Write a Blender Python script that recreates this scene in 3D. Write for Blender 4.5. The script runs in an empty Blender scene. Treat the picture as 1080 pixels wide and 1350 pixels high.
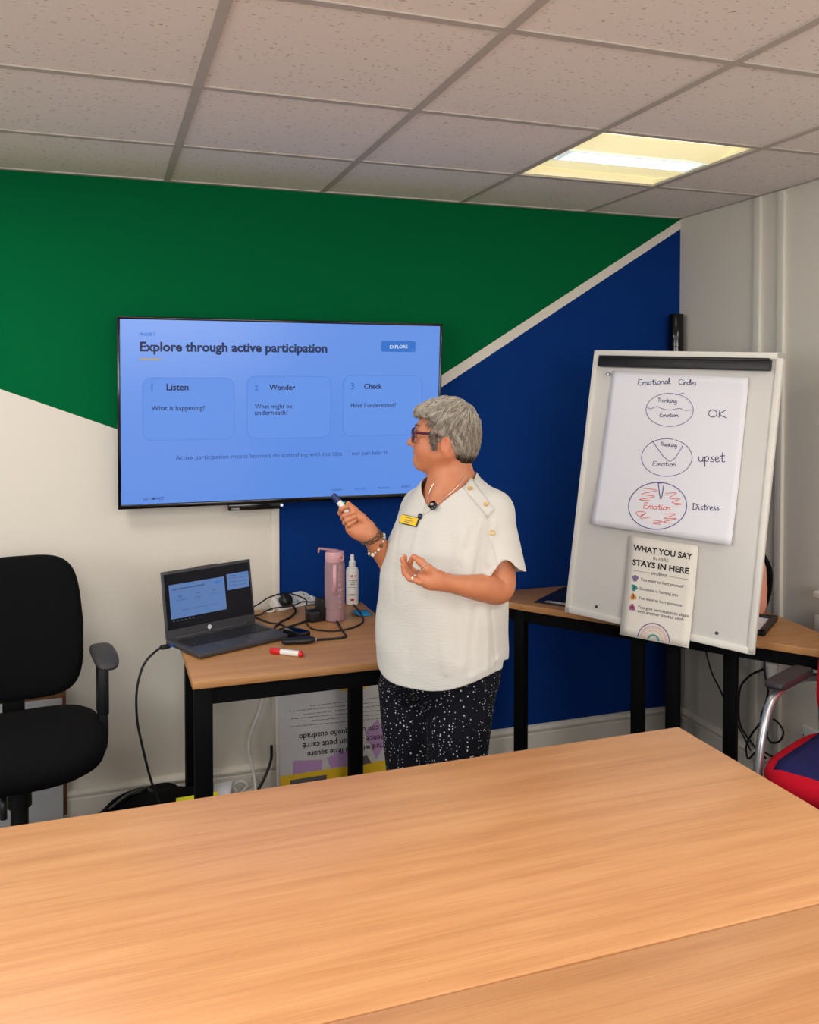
import bpy, bmesh, math, random
import numpy as np
from mathutils import Vector, Matrix

random.seed(7)
SC = bpy.context.scene
COL = SC.collection
R_ = math.radians

# ------------------------------------------------------------------ camera
F_PX, TILT, YAW, PY, CAM_H = 1175.0, R_(1.5), R_(19.2), 540.0, 1.60
cd = bpy.data.cameras.new('camera')
cam = bpy.data.objects.new('camera', cd)
COL.objects.link(cam)
cam.location = (0, 0, CAM_H)
cam.rotation_euler = (R_(90) - TILT, 0, -YAW)
cd.sensor_fit = 'HORIZONTAL'
cd.sensor_width = 36.0
cd.lens = F_PX / 1080 * 36.0
cd.shift_y = -(675 - PY) / 1080
cd.clip_start = 0.05
SC.camera = cam

# ------------------------------------------------------------------ light, exposure
SC.view_settings.view_transform = 'Standard'
SC.view_settings.look = 'None'
SC.view_settings.gamma = 1.0
SC.view_settings.use_curve_mapping = False
SC.view_settings.exposure = 0.0
world = bpy.data.worlds.new('world')
SC.world = world
world.use_nodes = True
world.node_tree.nodes['Background'].inputs['Color'].default_value = (0.9, 0.95, 1.0, 1)
world.node_tree.nodes['Background'].inputs['Strength'].default_value = 0.3

CEIL_Z = 2.374
def ceiling_area_light(name, x, y, watts, size=0.52, color=(1.0, 0.96, 0.90), dz=-0.012, size_y=None):
    ld = bpy.data.lights.new(name, 'AREA')
    ld.shape = 'SQUARE'; ld.size = size; ld.energy = watts; ld.color = color
    lo = bpy.data.objects.new(name, ld); COL.objects.link(lo)
    lo.location = (x, y, CEIL_Z + dz)
    if size_y: ld.shape = 'RECTANGLE'; ld.size_y = size_y
    return lo
ceiling_area_light('ceiling_area_light', -0.652, 2.385, 16)  # area lights for unseen ceiling fittings, added to light the room
ceiling_area_light('ceiling_area_light', -0.652, 0.885, 12)
ceiling_area_light('ceiling_area_light', 1.148, 0.285, 8)
ceiling_area_light('ceiling_area_light', 2.048, 0.885, 13)  # added to brighten the right wall, navy field and flipchart
ceiling_area_light('ceiling_area_light', -0.652, -1.515, 14)
ceiling_area_light('ceiling_area_light', 1.148, -1.515, 14)
# the lamp inside the visible ceiling fitting
LAMP_IN_FITTING = 0.9
# unseen fill light added behind the photographer; no window stands there
ld = bpy.data.lights.new('room_fill', 'AREA'); ld.shape = 'RECTANGLE'
ld.size = 2.6; ld.size_y = 0.95; ld.energy = 58; ld.color = (0.96, 0.97, 1.0)
lo = bpy.data.objects.new('room_fill', ld); COL.objects.link(lo)
lo.location = (0.4, -2.5, 1.75); lo.rotation_euler = (R_(90), 0, 0)
# second fill light, added at the left to lift right wall and ceiling
ld = bpy.data.lights.new('room_fill', 'AREA'); ld.shape = 'RECTANGLE'
ld.size = 2.2; ld.size_y = 0.95; ld.energy = 40; ld.color = (0.95, 0.97, 1.0)
lo = bpy.data.objects.new('room_fill', ld); COL.objects.link(lo)
lo.location = (-2.5, 0.2, 1.75); lo.rotation_euler = (R_(90), 0, R_(-90))

# ------------------------------------------------------------------ survey helpers (pixel of the 1080x1350 photo -> point on a real plane)
_c, _s = math.cos(YAW), math.sin(YAW)
RV = np.array([_c, -_s, 0.0]); F0 = np.array([_s, _c, 0.0]); ZV = np.array([0, 0, 1.0])
FV = F0 * math.cos(TILT) - ZV * math.sin(TILT); UV = ZV * math.cos(TILT) + F0 * math.sin(TILT)
CP = np.array([0, 0, CAM_H])
def ray(px, py): return FV + RV * (px - 540) / F_PX - UV * (py - PY) / F_PX
def at_z(px, py, z):
    d = ray(px, py); return CP + d * (z - CAM_H) / d[2]
def at_y(px, py, y):
    d = ray(px, py); return CP + d * y / d[1]
def at_x(px, py, x):
    d = ray(px, py); return CP + d * x / d[0]
def at_d(px, py, dist):
    d = ray(px, py); return CP + d * dist / (d @ F0)
def on_plane(px, py, o, n):
    d = ray(px, py); return CP + d * (((np.asarray(o) - CP) @ n) / (d @ n))

# ------------------------------------------------------------------ materials
def srgb(r, g, b):
    def f(c):
        c /= 255.0
        return c / 12.92 if c <= 0.04045 else ((c + 0.055) / 1.055) ** 2.4
    return (f(r), f(g), f(b), 1.0)
class NT:
    def __init__(self, name):
        self.m = bpy.data.materials.new(name); self.m.use_nodes = True
        self.t = self.m.node_tree; self.n = self.t.nodes; self.l = self.t.links
        self.b = self.n['Principled BSDF']
    def add(self, kind, **kw):
        n = self.n.new(kind)
        for k, v in kw.items(): setattr(n, k, v)
        return n
    def link(self, a, b): self.l.new(a, b)
def pmat(name, col, rough=0.5, metal=0.0, spec=0.5, noise=0.04, nscale=30, bump=0.0, bscale=200, coat=0.0, trans=0.0, alpha=1.0, emit=None, estr=0.0, sheen=0.0):
    """plain material with a little procedural mottling so that no surface is perfectly even"""
    t = NT(name); b = t.b
    b.inputs['Roughness'].default_value = rough
    b.inputs['Metallic'].default_value = metal
    b.inputs['Specular IOR Level'].default_value = spec
    b.inputs['Coat Weight'].default_value = coat
    b.inputs['Transmission Weight'].default_value = trans
    b.inputs['Alpha'].default_value = alpha
    b.inputs['Sheen Weight'].default_value = sheen
    tc = t.add('ShaderNodeTexCoord')
    if noise > 0:
        nz = t.add('ShaderNodeTexNoise'); nz.inputs['Scale'].default_value = nscale; nz.inputs['Detail'].default_value = 3
        t.link(tc.outputs['Object'], nz.inputs['Vector'])
        mx = t.add('ShaderNodeMix', data_type='RGBA')
        mx.inputs[6].default_value = tuple(max(0, c * (1 - noise)) for c in col[:3]) + (1,)
        mx.inputs[7].default_value = tuple(min(1, c * (1 + noise)) for c in col[:3]) + (1,)
        t.link(nz.outputs['Fac'], mx.inputs[0]); t.link(mx.outputs[2], b.inputs['Base Color'])
    else:
        b.inputs['Base Color'].default_value = col
    if bump > 0:
        n2 = t.add('ShaderNodeTexNoise'); n2.inputs['Scale'].default_value = bscale; n2.inputs['Detail'].default_value = 2
        t.link(tc.outputs['Object'], n2.inputs['Vector'])
        bp = t.add('ShaderNodeBump'); bp.inputs['Strength'].default_value = bump; bp.inputs['Distance'].default_value = 0.002
        t.link(n2.outputs['Fac'], bp.inputs['Height']); t.link(bp.outputs['Normal'], b.inputs['Normal'])
    if emit is not None:
        b.inputs['Emission Color'].default_value = emit; b.inputs['Emission Strength'].default_value = estr
    return t.m
def wood_mat(name, c1, c2, c3, axis='X', rough=0.4):
    t = NT(name); b = t.b
    tc = t.add('ShaderNodeTexCoord'); mp = t.add('ShaderNodeMapping')
    mp.inputs['Scale'].default_value = (0.7, 14, 14) if axis == 'X' else (14, 0.7, 14)
    t.link(tc.outputs['Object'], mp.inputs['Vector'])
    n1 = t.add('ShaderNodeTexNoise'); n1.inputs['Scale'].default_value = 2.2; n1.inputs['Detail'].default_value = 5; n1.inputs['Roughness'].default_value = 0.62; n1.inputs['Distortion'].default_value = 0.35
    mp2 = t.add('ShaderNodeMapping'); mp2.inputs['Scale'].default_value = (3.2, 170, 170) if axis == 'X' else (170, 3.2, 170)
    t.link(tc.outputs['Object'], mp2.inputs['Vector'])
    n2 = t.add('ShaderNodeTexNoise'); n2.inputs['Scale'].default_value = 2.5; n2.inputs['Detail'].default_value = 3
    t.link(mp.outputs['Vector'], n1.inputs['Vector']); t.link(mp2.outputs['Vector'], n2.inputs['Vector'])
    cr = t.add('ShaderNodeValToRGB')
    e = cr.color_ramp.elements
    e[0].position = 0.22; e[0].color = c1; e[1].position = 0.78; e[1].color = c3
    m = e.new(0.5); m.color = c2
    ad = t.add('ShaderNodeMath', operation='MULTIPLY_ADD'); ad.inputs[1].default_value = 0.5; 
    sb = t.add('ShaderNodeMath', operation='SUBTRACT'); sb.inputs[1].default_value = 0.25
    t.link(n2.outputs['Fac'], ad.inputs[0]); t.link(n1.outputs['Fac'], ad.inputs[2]); t.link(ad.outputs[0], sb.inputs[0])
    t.link(sb.outputs[0], cr.inputs['Fac']); t.link(cr.outputs['Color'], b.inputs['Base Color'])
    b.inputs['Roughness'].default_value = rough
    bp = t.add('ShaderNodeBump'); bp.inputs['Strength'].default_value = 0.08; bp.inputs['Distance'].default_value = 0.001
    t.link(n2.outputs['Fac'], bp.inputs['Height']); t.link(bp.outputs['Normal'], b.inputs['Normal'])
    return t.m
def tile_mat():
    t = NT('mineral_fibre_tile'); b = t.b
    tc = t.add('ShaderNodeTexCoord'); mp = t.add('ShaderNodeMapping'); mp.inputs['Scale'].default_value = (46, 140, 60)
    dn = t.add('ShaderNodeTexNoise'); dn.inputs['Scale'].default_value = 16; dn.inputs['Detail'].default_value = 2
    mxv = t.add('ShaderNodeMix', data_type='RGBA'); mxv.inputs[0].default_value = 0.045
    t.link(tc.outputs['Object'], dn.inputs['Vector']); t.link(tc.outputs['Object'], mxv.inputs[6]); t.link(dn.outputs['Color'], mxv.inputs[7])
    t.link(mxv.outputs[2], mp.inputs['Vector'])
    vo = t.add('ShaderNodeTexVoronoi'); vo.inputs['Scale'].default_value = 1.0; vo.inputs['Randomness'].default_value = 1.0
    t.link(mp.outputs['Vector'], vo.inputs['Vector'])
    wn = t.add('ShaderNodeSeparateColor'); t.link(vo.outputs['Color'], wn.inputs[0])
    lt = t.add('ShaderNodeMapRange'); lt.inputs['From Min'].default_value = 0.0; lt.inputs['From Max'].default_value = 1.0
    lt.inputs['To Min'].default_value = -0.02; lt.inputs['To Max'].default_value = 0.27
    t.link(wn.outputs[0], lt.inputs['Value'])
    sub = t.add('ShaderNodeMath', operation='SUBTRACT'); t.link(vo.outputs['Distance'], sub.inputs[0]); t.link(lt.outputs[0], sub.inputs[1])
    sm = t.add('ShaderNodeMapRange'); sm.inputs['From Min'].default_value = -0.06; sm.inputs['From Max'].default_value = 0.05
    t.link(sub.outputs[0], sm.inputs['Value'])
    cr = t.add('ShaderNodeMix', data_type='RGBA')
    cr.inputs[6].default_value = srgb(196, 180, 162); cr.inputs[7].default_value = srgb(250, 243, 236)
    t.link(sm.outputs[0], cr.inputs[0]); t.link(cr.outputs[2], b.inputs['Base Color'])
    b.inputs['Roughness'].default_value = 0.95; b.inputs['Specular IOR Level'].default_value = 0.1
    n3 = t.add('ShaderNodeTexNoise'); n3.inputs['Scale'].default_value = 160; t.link(tc.outputs['Object'], n3.inputs['Vector'])
    am = t.add('ShaderNodeMath', operation='MULTIPLY_ADD'); am.inputs[1].default_value = 0.25
    t.link(n3.outputs['Fac'], am.inputs[0]); t.link(sm.outputs[0], am.inputs[2])
    bp = t.add('ShaderNodeBump'); bp.inputs['Strength'].default_value = 0.5; bp.inputs['Distance'].default_value = 0.004
    t.link(am.outputs[0], bp.inputs['Height']); t.link(bp.outputs['Normal'], b.inputs['Normal'])
    return t.m

M = {}
M['white_wall'] = pmat('white_wall_paint', srgb(222, 216, 204), 0.75, noise=0.02, nscale=3, bump=0.08, bscale=300)
M['white_trim'] = pmat('white_gloss_trim', srgb(226, 220, 208), 0.4, noise=0.02)
M['green'] = pmat('green_wall_paint', srgb(0, 98, 54), 0.8, spec=0.05, noise=0.05, nscale=3, bump=0.1, bscale=250)
M['blue'] = pmat('navy_wall_paint', srgb(11, 51, 120), 0.8, spec=0.05, noise=0.05, nscale=3, bump=0.1, bscale=250)
M['tile'] = tile_mat()
M['grid'] = pmat('grey_ceiling_grid', srgb(196, 188, 178), 0.6)
M['carpet'] = pmat('dark_navy_carpet', srgb(28, 32, 46), 0.95, noise=0.45, nscale=260, bump=0.6, bscale=600)
M['beech'] = wood_mat('beech_laminate', srgb(188, 130, 82), srgb(207, 149, 99), srgb(218, 163, 113), 'X', 0.38)
M['desk_wood'] = wood_mat('desk_beech_laminate', srgb(168, 116, 68), srgb(182, 130, 80), srgb(192, 144, 92), 'X', 0.45)
M['black_metal'] = pmat('black_powder_coat', srgb(5, 5, 6), 0.7, spec=0.12)
M['black_plastic'] = pmat('black_plastic', srgb(18, 18, 20), 0.42, noise=0.1)
M['black_fabric'] = pmat('black_woven_fabric', srgb(11, 11, 13), 0.95, spec=0.15, noise=0.3, nscale=300, bump=0.4, bscale=900)
M['gloss_black'] = pmat('glossy_black_plastic', srgb(8, 8, 10), 0.12, noise=0)
M['rubber'] = pmat('black_cable_rubber', srgb(20, 20, 22), 0.5)
M['dark_grey'] = pmat('dark_grey_plastic', srgb(62, 62, 66), 0.45)
M['grey_pad'] = pmat('grey_textured_pad', srgb(50, 50, 52), 0.6, bump=0.3, bscale=400)
M['white_plastic'] = pmat('white_plastic', srgb(228, 226, 222), 0.35)
M['white_board'] = pmat('whiteboard_enamel', srgb(214, 211, 205), 0.3, noise=0.04, nscale=8)
M['board_frame'] = pmat('whiteboard_frame', srgb(226, 223, 214), 0.4, noise=0.05, nscale=12)
M['paper'] = pmat('white_paper', srgb(236, 236, 242), 0.85, noise=0.015, nscale=9)
M['cream_paper'] = pmat('cream_card', srgb(236, 230, 218), 0.75, noise=0.01)
M['ink_navy'] = pmat('navy_marker_ink', srgb(52, 50, 104), 0.7, noise=0)
M['ink_violet'] = pmat('violet_marker_ink', srgb(88, 80, 140), 0.7, noise=0)
M['ink_red'] = pmat('red_marker_ink', srgb(226, 108, 104), 0.7, noise=0)
M['ink_black'] = pmat('black_print', srgb(24, 24, 26), 0.7, noise=0)
M['ink_grey'] = pmat('grey_print', srgb(96, 92, 96), 0.7, noise=0)
M['red_plastic'] = pmat('red_plastic', srgb(206, 20, 30), 0.35)
M['chrome'] = pmat('brushed_silver_metal', srgb(190, 192, 196), 0.3, metal=0.85)
M['red_fabric'] = pmat('red_fabric', srgb(200, 14, 40), 0.9, spec=0.2, noise=0.15, nscale=300, bump=0.3, bscale=900)
M['navy_fabric'] = pmat('navy_fabric', srgb(34, 36, 88), 0.9, spec=0.2, noise=0.2, nscale=300, bump=0.3, bscale=900)
M['yellow'] = pmat('yellow_card', srgb(238, 196, 30), 0.6)
M['lime'] = pmat('lime_yellow_card', srgb(226, 220, 30), 0.6)
M['lilac'] = pmat('lilac_print', srgb(190, 150, 200), 0.7)
M['brown_board'] = pmat('brown_board', srgb(120, 78, 48), 0.7, noise=0.15, nscale=15)
M['pink_plastic'] = pmat('pink_plastic', srgb(222, 170, 176), 0.35)

# ------------------------------------------------------------------ mesh builder
def frame_m(o, x, y, z):
    m = Matrix.Identity(4)
    for i, a in enumerate((x, y, z)):
        for k in range(3): m[k][i] = a[k]
    for k in range(3): m[k][3] = o[k]
    return m
def vec(a): return Vector((float(a[0]), float(a[1]), float(a[2])))
class MB:
    def __init__(self): self.bm = bmesh.new(); self.mats = []
    def mi(self, m):
        if m not in self.mats: self.mats.append(m)
        return self.mats.index(m)
    def _paint(self, geom_faces, m):
        if m is not None:
            i = self.mi(m)
            for f in geom_faces: f.material_index = i
    def box(self, c, size, mat4=None, bevel=0.0, m=None, seg=2, rz=0.0):
        before = set(self.bm.faces)
        r = bmesh.ops.create_cube(self.bm, size=1.0)
        T = Matrix.Translation(vec(c)) @ Matrix.Rotation(rz, 4, 'Z') @ Matrix.Diagonal((size[0], size[1], size[2], 1))
        if mat4 is not None: T = mat4 @ T
        bmesh.ops.transform(self.bm, matrix=T, verts=r['verts'])
        if bevel > 0:
            es = list({e for v in r['verts'] for e in v.link_edges})
            bmesh.ops.bevel(self.bm, geom=es, offset=min(bevel, min(size) * 0.49), segments=seg, affect='EDGES', profile=0.5)
        self._paint([f for f in self.bm.faces if f not in before], m)
        return self
    def poly(self, pts, m=None):
        f = self.bm.faces.new([self.bm.verts.new(vec(p)) for p in pts])
        self._paint([f], m); return self
    def prism(self, pts, h, mat4=None, bevel=0.0, m=None, seg=2):
        """2D outline (counter-clockwise) pulled up by h along local z"""
        before = set(self.bm.faces)
        T = mat4 or Matrix.Identity(4)
        lo = [self.bm.verts.new(T @ Vector((p[0], p[1], 0))) for p in pts]
        hi = [self.bm.verts.new(T @ Vector((p[0], p[1], h))) for p in pts]
        n = len(pts)
        fl = self.bm.faces.new(lo[::-1]); fh = self.bm.faces.new(hi)
        for i in range(n): self.bm.faces.new((lo[i], lo[(i + 1) % n], hi[(i + 1) % n], hi[i]))
        if bevel > 0:
            es = list(fl.edges) + list(fh.edges)
            bmesh.ops.bevel(self.bm, geom=es, offset=bevel, segments=seg, affect='EDGES', profile=0.5)
        self._paint([f for f in self.bm.faces if f not in before], m)
        return self
    def lathe(self, prof, mat4=None, seg=32, m=None, cap=True):
        """profile of (radius, height) around local z"""
        before = set(self.bm.faces)
        T = mat4 or Matrix.Identity(4); rings = []
        for r, z in prof:
            rings.append([self.bm.verts.new(T @ Vector((r * math.cos(2 * math.pi * i / seg), r * math.sin(2 * math.pi * i / seg), z))) for i in range(seg)])
        for a, b in zip(rings, rings[1:]):
            for i in range(seg): self.bm.faces.new((a[i], a[(i + 1) % seg], b[(i + 1) % seg], b[i]))
        if cap:
            self.bm.faces.new(rings[0][::-1]); self.bm.faces.new(rings[-1])
        self._paint([f for f in self.bm.faces if f not in before], m)
        return self
    def tube(self, pts, r, seg=10, smooth=6, m=None, closed=False):
        """round tube along a smoothed path; r a number or one radius per point"""
        before = set(self.bm.faces)
        P = [vec(p) for p in pts]; n = len(P)
        rr = list(r) if hasattr(r, '__len__') else [r] * n
        Q, QR = [], []
        if smooth > 1 and n > 2:
            rng = range(n if closed else n - 1)
            for i in rng:
                g = (lambda k: P[k % n]) if closed else (lambda k: P[min(max(k, 0), n - 1)])
                p0, p1, p2, p3 = g(i - 1), g(i), g(i + 1), g(i + 2)
                for k in range(smooth):
                    t = k / smooth
                    Q.append(0.5 * ((2 * p1) + (p2 - p0) * t + (2 * p0 - 5 * p1 + 4 * p2 - p3) * t * t + (3 * p1 - p0 - 3 * p2 + p3) * t ** 3))
                    QR.append(rr[i] * (1 - t) + rr[(i + 1) % n] * t)
            if not closed: Q.append(P[-1]); QR.append(rr[-1])
        else: Q, QR = P, rr
        N = len(Q); rings = []; up = None
        for i in range(N):
            a = Q[(i - 1) % N] if (closed or i > 0) else Q[i]; b = Q[(i + 1) % N] if (closed or i < N - 1) else Q[i]
            d = (b - a)
            if d.length < 1e-9: d = Vector((0, 0, 1))
            d.normalize()
            if up is None:
                up = Vector((0, 0, 1)) if abs(d.z) < 0.9 else Vector((1, 0, 0))
            x = up.cross(d)
            if x.length < 1e-6: x = Vector((1, 0, 0)).cross(d)
            x.normalize(); up = d.cross(x).normalized()
            rings.append([self.bm.verts.new(Q[i] + QR[i] * (math.cos(2 * math.pi * k / seg) * x + math.sin(2 * math.pi * k / seg) * up)) for k in range(seg)])
        for i in range(N if closed else N - 1):
            a, b = rings[i], rings[(i + 1) % N]
            for k in range(seg): self.bm.faces.new((a[k], a[(k + 1) % seg], b[(k + 1) % seg], b[k]))
        if not closed:
            self.bm.faces.new(rings[0][::-1]); self.bm.faces.new(rings[-1])
        self._paint([f for f in self.bm.faces if f not in before], m)
        return self
    def ball(self, c, r, m=None, seg=16, mat4=None):
        before = set(self.bm.faces)
        rad = r if hasattr(r, '__len__') else (r, r, r)
        q = bmesh.ops.create_uvsphere(self.bm, u_segments=seg, v_segments=max(6, seg // 2), radius=1.0)
        T = Matrix.Translation(vec(c)) @ (mat4 or Matrix.Identity(4)) @ Matrix.Diagonal((rad[0], rad[1], rad[2], 1))
        bmesh.ops.transform(self.bm, matrix=T, verts=q['verts'])
        self._paint([f for f in self.bm.faces if f not in before], m)
        return self
    def grid(self, P, m=None, thick=0.0):
        """P: rows of points"""
        before = set(self.bm.faces)
        V = [[self.bm.verts.new(vec(p)) for p in row] for row in P]
        for a, b in zip(V, V[1:]):
            for i in range(len(a) - 1): self.bm.faces.new((a[i], a[i + 1], b[i + 1], b[i]))
        self._paint([f for f in self.bm.faces if f not in before], m)
        return self
    def build(self, name, m=None, parent=None, smooth=True, angle=35, recalc=True):
        if recalc: bmesh.ops.recalc_face_normals(self.bm, faces=self.bm.faces[:])
        me = bpy.data.meshes.new(name)
        if parent is not None:
            o = parent; off = Vector((0, 0, 0))
            while o is not None: off += o.location; o = o.parent
            bmesh.ops.translate(self.bm, verts=self.bm.verts[:], vec=-off)
        if smooth:
            for f in self.bm.faces: f.smooth = True
            lim = R_(angle)
            for e in self.bm.edges:
                if len(e.link_faces) == 2 and e.calc_face_angle(0) > lim: e.smooth = False
        self.bm.to_mesh(me); self.bm.free()
        for x in (self.mats or ([m] if m else [])): me.materials.append(x)
        ob = bpy.data.objects.new(name, me); COL.objects.link(ob)
        if parent is not None: ob.parent = parent
        return ob
def tag(o, label, cat, group=None, kind=None):
    if label: o['label'] = label
    if cat: o['category'] = cat
    if group: o['group'] = group
    if kind: o['kind'] = kind
    return o
def thing(name, label, cat, loc, group=None):
    o = bpy.data.objects.new(name, None); o.empty_display_size = 0.05
    COL.objects.link(o); o.location = vec(loc)
    return tag(o, label, cat, group)
def struct(o): o['kind'] = 'structure'; return o

def text_part(name, s, m, parent, P0, P1, n, bold=0.0, fit=True, size=None, flip=False, thick=0.0, shear=0.0):
    """lettering whose baseline runs from P0 to P1 in the plane of normal n (towards the reader)"""
    cu = bpy.data.curves.new(name, 'FONT'); cu.body = s; cu.size = 1.0; cu.resolution_u = 3; cu.offset = bold; cu.shear = shear
    tmp = bpy.data.objects.new('tmp', cu); COL.objects.link(tmp)
    dg = bpy.context.evaluated_depsgraph_get()
    me = bpy.data.meshes.new_from_object(tmp.evaluated_get(dg))
    bpy.data.objects.remove(tmp); bpy.data.curves.remove(cu)
    co = np.empty(len(me.vertices) * 3); me.vertices.foreach_get('co', co); co = co.reshape(-1, 3)
    x0, x1 = co[:, 0].min(), co[:, 0].max()
    P0 = np.asarray(P0, float); P1 = np.asarray(P1, float); n = np.asarray(n, float) / np.linalg.norm(n)
    ex = P1 - P0; L = np.linalg.norm(ex); ex = ex / L; ey = np.cross(n, ex)
    k = L / (x1 - x0); ky = k if size is None else size / 0.73
    W = P0 + (co[:, :1] - x0) * k * ex + co[:, 1:2] * ky * ey
    o = parent; off = np.zeros(3)
    while o is not None: off += np.array(o.location); o = o.parent
    me.vertices.foreach_set('co', (W - off).ravel()); me.update()
    me.name = name; me.materials.clear(); me.materials.append(m)
    ob = bpy.data.objects.new(name, me); COL.objects.link(ob); ob.parent = parent
    return ob

# ================================================================== the room
WY, WX = 3.51, 2.553            # back wall, right wall
LX, FY = -2.60, -2.60           # unseen left and rear walls
mb = MB()
mb.box(((LX + WX) / 2, (FY + WY) / 2, -0.05), (WX - LX + 0.2, WY - FY + 0.2, 0.1))
struct(mb.build('floor', M['carpet'], smooth=False))
# back wall: white, with a green field above and a navy field at the right, painted edge to edge
mb = MB()
g0, g1 = (-0.335, 1.737), (0.057, 1.530); sl = (g1[1] - g0[1]) / (g1[0] - g0[0])
su = (2.371 - 1.647) / (2.552 - 1.368)
xi = (1.647 - 1.368 * su - (g0[1] - g0[0] * sl)) / (sl - su); zi = g0[1] + (xi - g0[0]) * sl
xl_z = g0[1] + (LX - g0[0]) * sl
sb = (2.329 - 1.598) / (2.552 - 1.368); BX = 0.672
zb = 1.598 + (BX - 1.368) * sb
top = 2.45
W_ = lambda pts, m: mb.poly([(x, WY, z) for x, z in pts], m)
W_([(LX, 0), (BX, 0), (BX, zb), (WX, 2.329), (WX, 2.3715), (xi, zi), (LX, min(xl_z, top))], M['white_wall'])
W_([(LX, min(xl_z, top)), (xi, zi), (WX, 2.3715), (WX, top), (LX, top)], M['green'])
W_([(BX, 0), (WX, 0), (WX, 2.329), (BX, zb)], M['blue'])
mb.box(((LX + WX) / 2, WY + 0.06, 1.2), (WX - LX, 0.1, 2.5), m=M['white_wall'])
struct(mb.build('wall_back', None, smooth=False, recalc=False))
mb = MB(); mb.box((WX + 0.05, (FY + WY) / 2, 1.2), (0.1, WY - FY + 0.2, 2.5)); struct(mb.build('wall_right', M['white_wall'], smooth=False))
mb = MB(); mb.box((LX - 0.05, (FY + WY) / 2, 1.2), (0.1, WY - FY + 0.2, 2.5)); struct(mb.build('wall_left', M['white_wall'], smooth=False))
mb = MB(); mb.box(((LX + WX) / 2, FY - 0.05, 1.2), (WX - LX, 0.1, 2.5)); struct(mb.build('wall_front', M['white_wall'], smooth=False))
# ceiling: lay-in tiles on an exposed grid
GX, GY, TS = 0.248, 2.985, 0.6
LIGHTS = [(2, 0)]
mb = MB()
for i in range(-5, 5):
    for j in range(-1, 10):
        x0, x1 = GX + TS * i, GX + TS * (i + 1); y1, y0 = GY - TS * j, GY - TS * (j + 1)
        x0, x1, y0, y1 = max(x0, LX), min(x1, WX), max(y0, FY), min(y1, WY)
        if x1 - x0 < 0.02 or y1 - y0 < 0.02 or (i, j) in LIGHTS: continue
        mb.box(((x0 + x1) / 2, (y0 + y1) / 2, CEIL_Z + 0.014), (x1 - x0 - 0.016, y1 - y0 - 0.016, 0.02), bevel=0.003, seg=1)
ceil = struct(mb.build('ceiling', M['tile'], smooth=False))
mb = MB()
mb.box(((LX + WX) / 2, (FY + WY) / 2, CEIL_Z + 0.25), (WX - LX + 0.2, WY - FY + 0.2, 0.02))
ob = mb.build('ceiling_slab', M['white_wall'], smooth=False); ob.parent = ceil; struct(ob)
mb = MB()
for i in range(-4, 5):
    x = GX + TS * i
    if LX < x < WX: mb.box((x, (FY + WY) / 2, CEIL_Z + 0.003), (0.026, WY - FY, 0.006))
for j in range(0, 10):
    y = GY - TS * j
    if FY < y < WY: mb.box(((LX + WX) / 2, y, CEIL_Z + 0.0035), (WX - LX, 0.024, 0.006))
mb.box(((LX + WX) / 2, WY - 0.01, CEIL_Z + 0.002), (WX - LX, 0.02, 0.005)); mb.box((WX - 0.01, (FY + WY) / 2, CEIL_Z + 0.002), (0.02, WY - FY, 0.005))
ob = mb.build('ceiling_grid', M['grid'], smooth=False); ob.parent = ceil; struct(ob)
# skirting boards with a rounded moulding on top
def skirting(name, p0, p1, nrm):
    mb = MB(); d = np.array(p1, float) - np.array(p0, float); L = np.linalg.norm(d); d /= L
    prof = [(0, 0), (0.016, 0), (0.016, 0.066), (0.013, 0.070), (0.013, 0.074), (0.020, 0.079), (0.022, 0.088), (0.017, 0.098), (0.008, 0.103), (0, 0.104)]
    a = [mb.bm.verts.new(vec(np.array(p0) + np.array(nrm) * q + ZV * z)) for q, z in prof]
    b = [mb.bm.verts.new(vec(np.array(p1) + np.array(nrm) * q + ZV * z)) for q, z in prof]
    for i in range(len(prof)):
        k = (i + 1) % len(prof); mb.bm.faces.new((a[i], a[k], b[k], b[i]))
    mb.bm.faces.new(a); mb.bm.faces.new(b[::-1])
    return struct(mb.build(name, M['white_trim']))
skirting('baseboard_back', (LX, WY, 0), (WX, WY, 0), (0, -1, 0))
skirting('baseboard_right', (WX, FY, 0), (WX, WY - 0.02, 0), (-1, 0, 0))
# battens on the right wall and the pipe boxing on the back wall
def batten(name, x, y, w, d, z0, z1, m='white_trim'):
    mb = MB(); mb.box((x, y, (z0 + z1) / 2), (d, w, z1 - z0), bevel=0.006, seg=3); return struct(mb.build(name, M[m]))
batten('trim_1', WX - 0.006, 2.985, 0.045, 0.018, 0.104, CEIL_Z - 0.002)
batten('trim_2', WX - 0.006, 2.850, 0.042, 0.018, 0.104, CEIL_Z - 0.002)
mb = MB(); mb.box((BX - 0.017, WY - 0.003, 0.62), (0.034, 0.012, 1.03), bevel=0.004); struct(mb.build('trim_3', M['white_wall']))
# white ledge on the right wall
mb = MB(); mb.box((WX - 0.045, 1.93, 0.838), (0.09, 1.30, 0.028), bevel=0.006, seg=3); struct(mb.build('trim_4', M['white_trim']))

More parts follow.
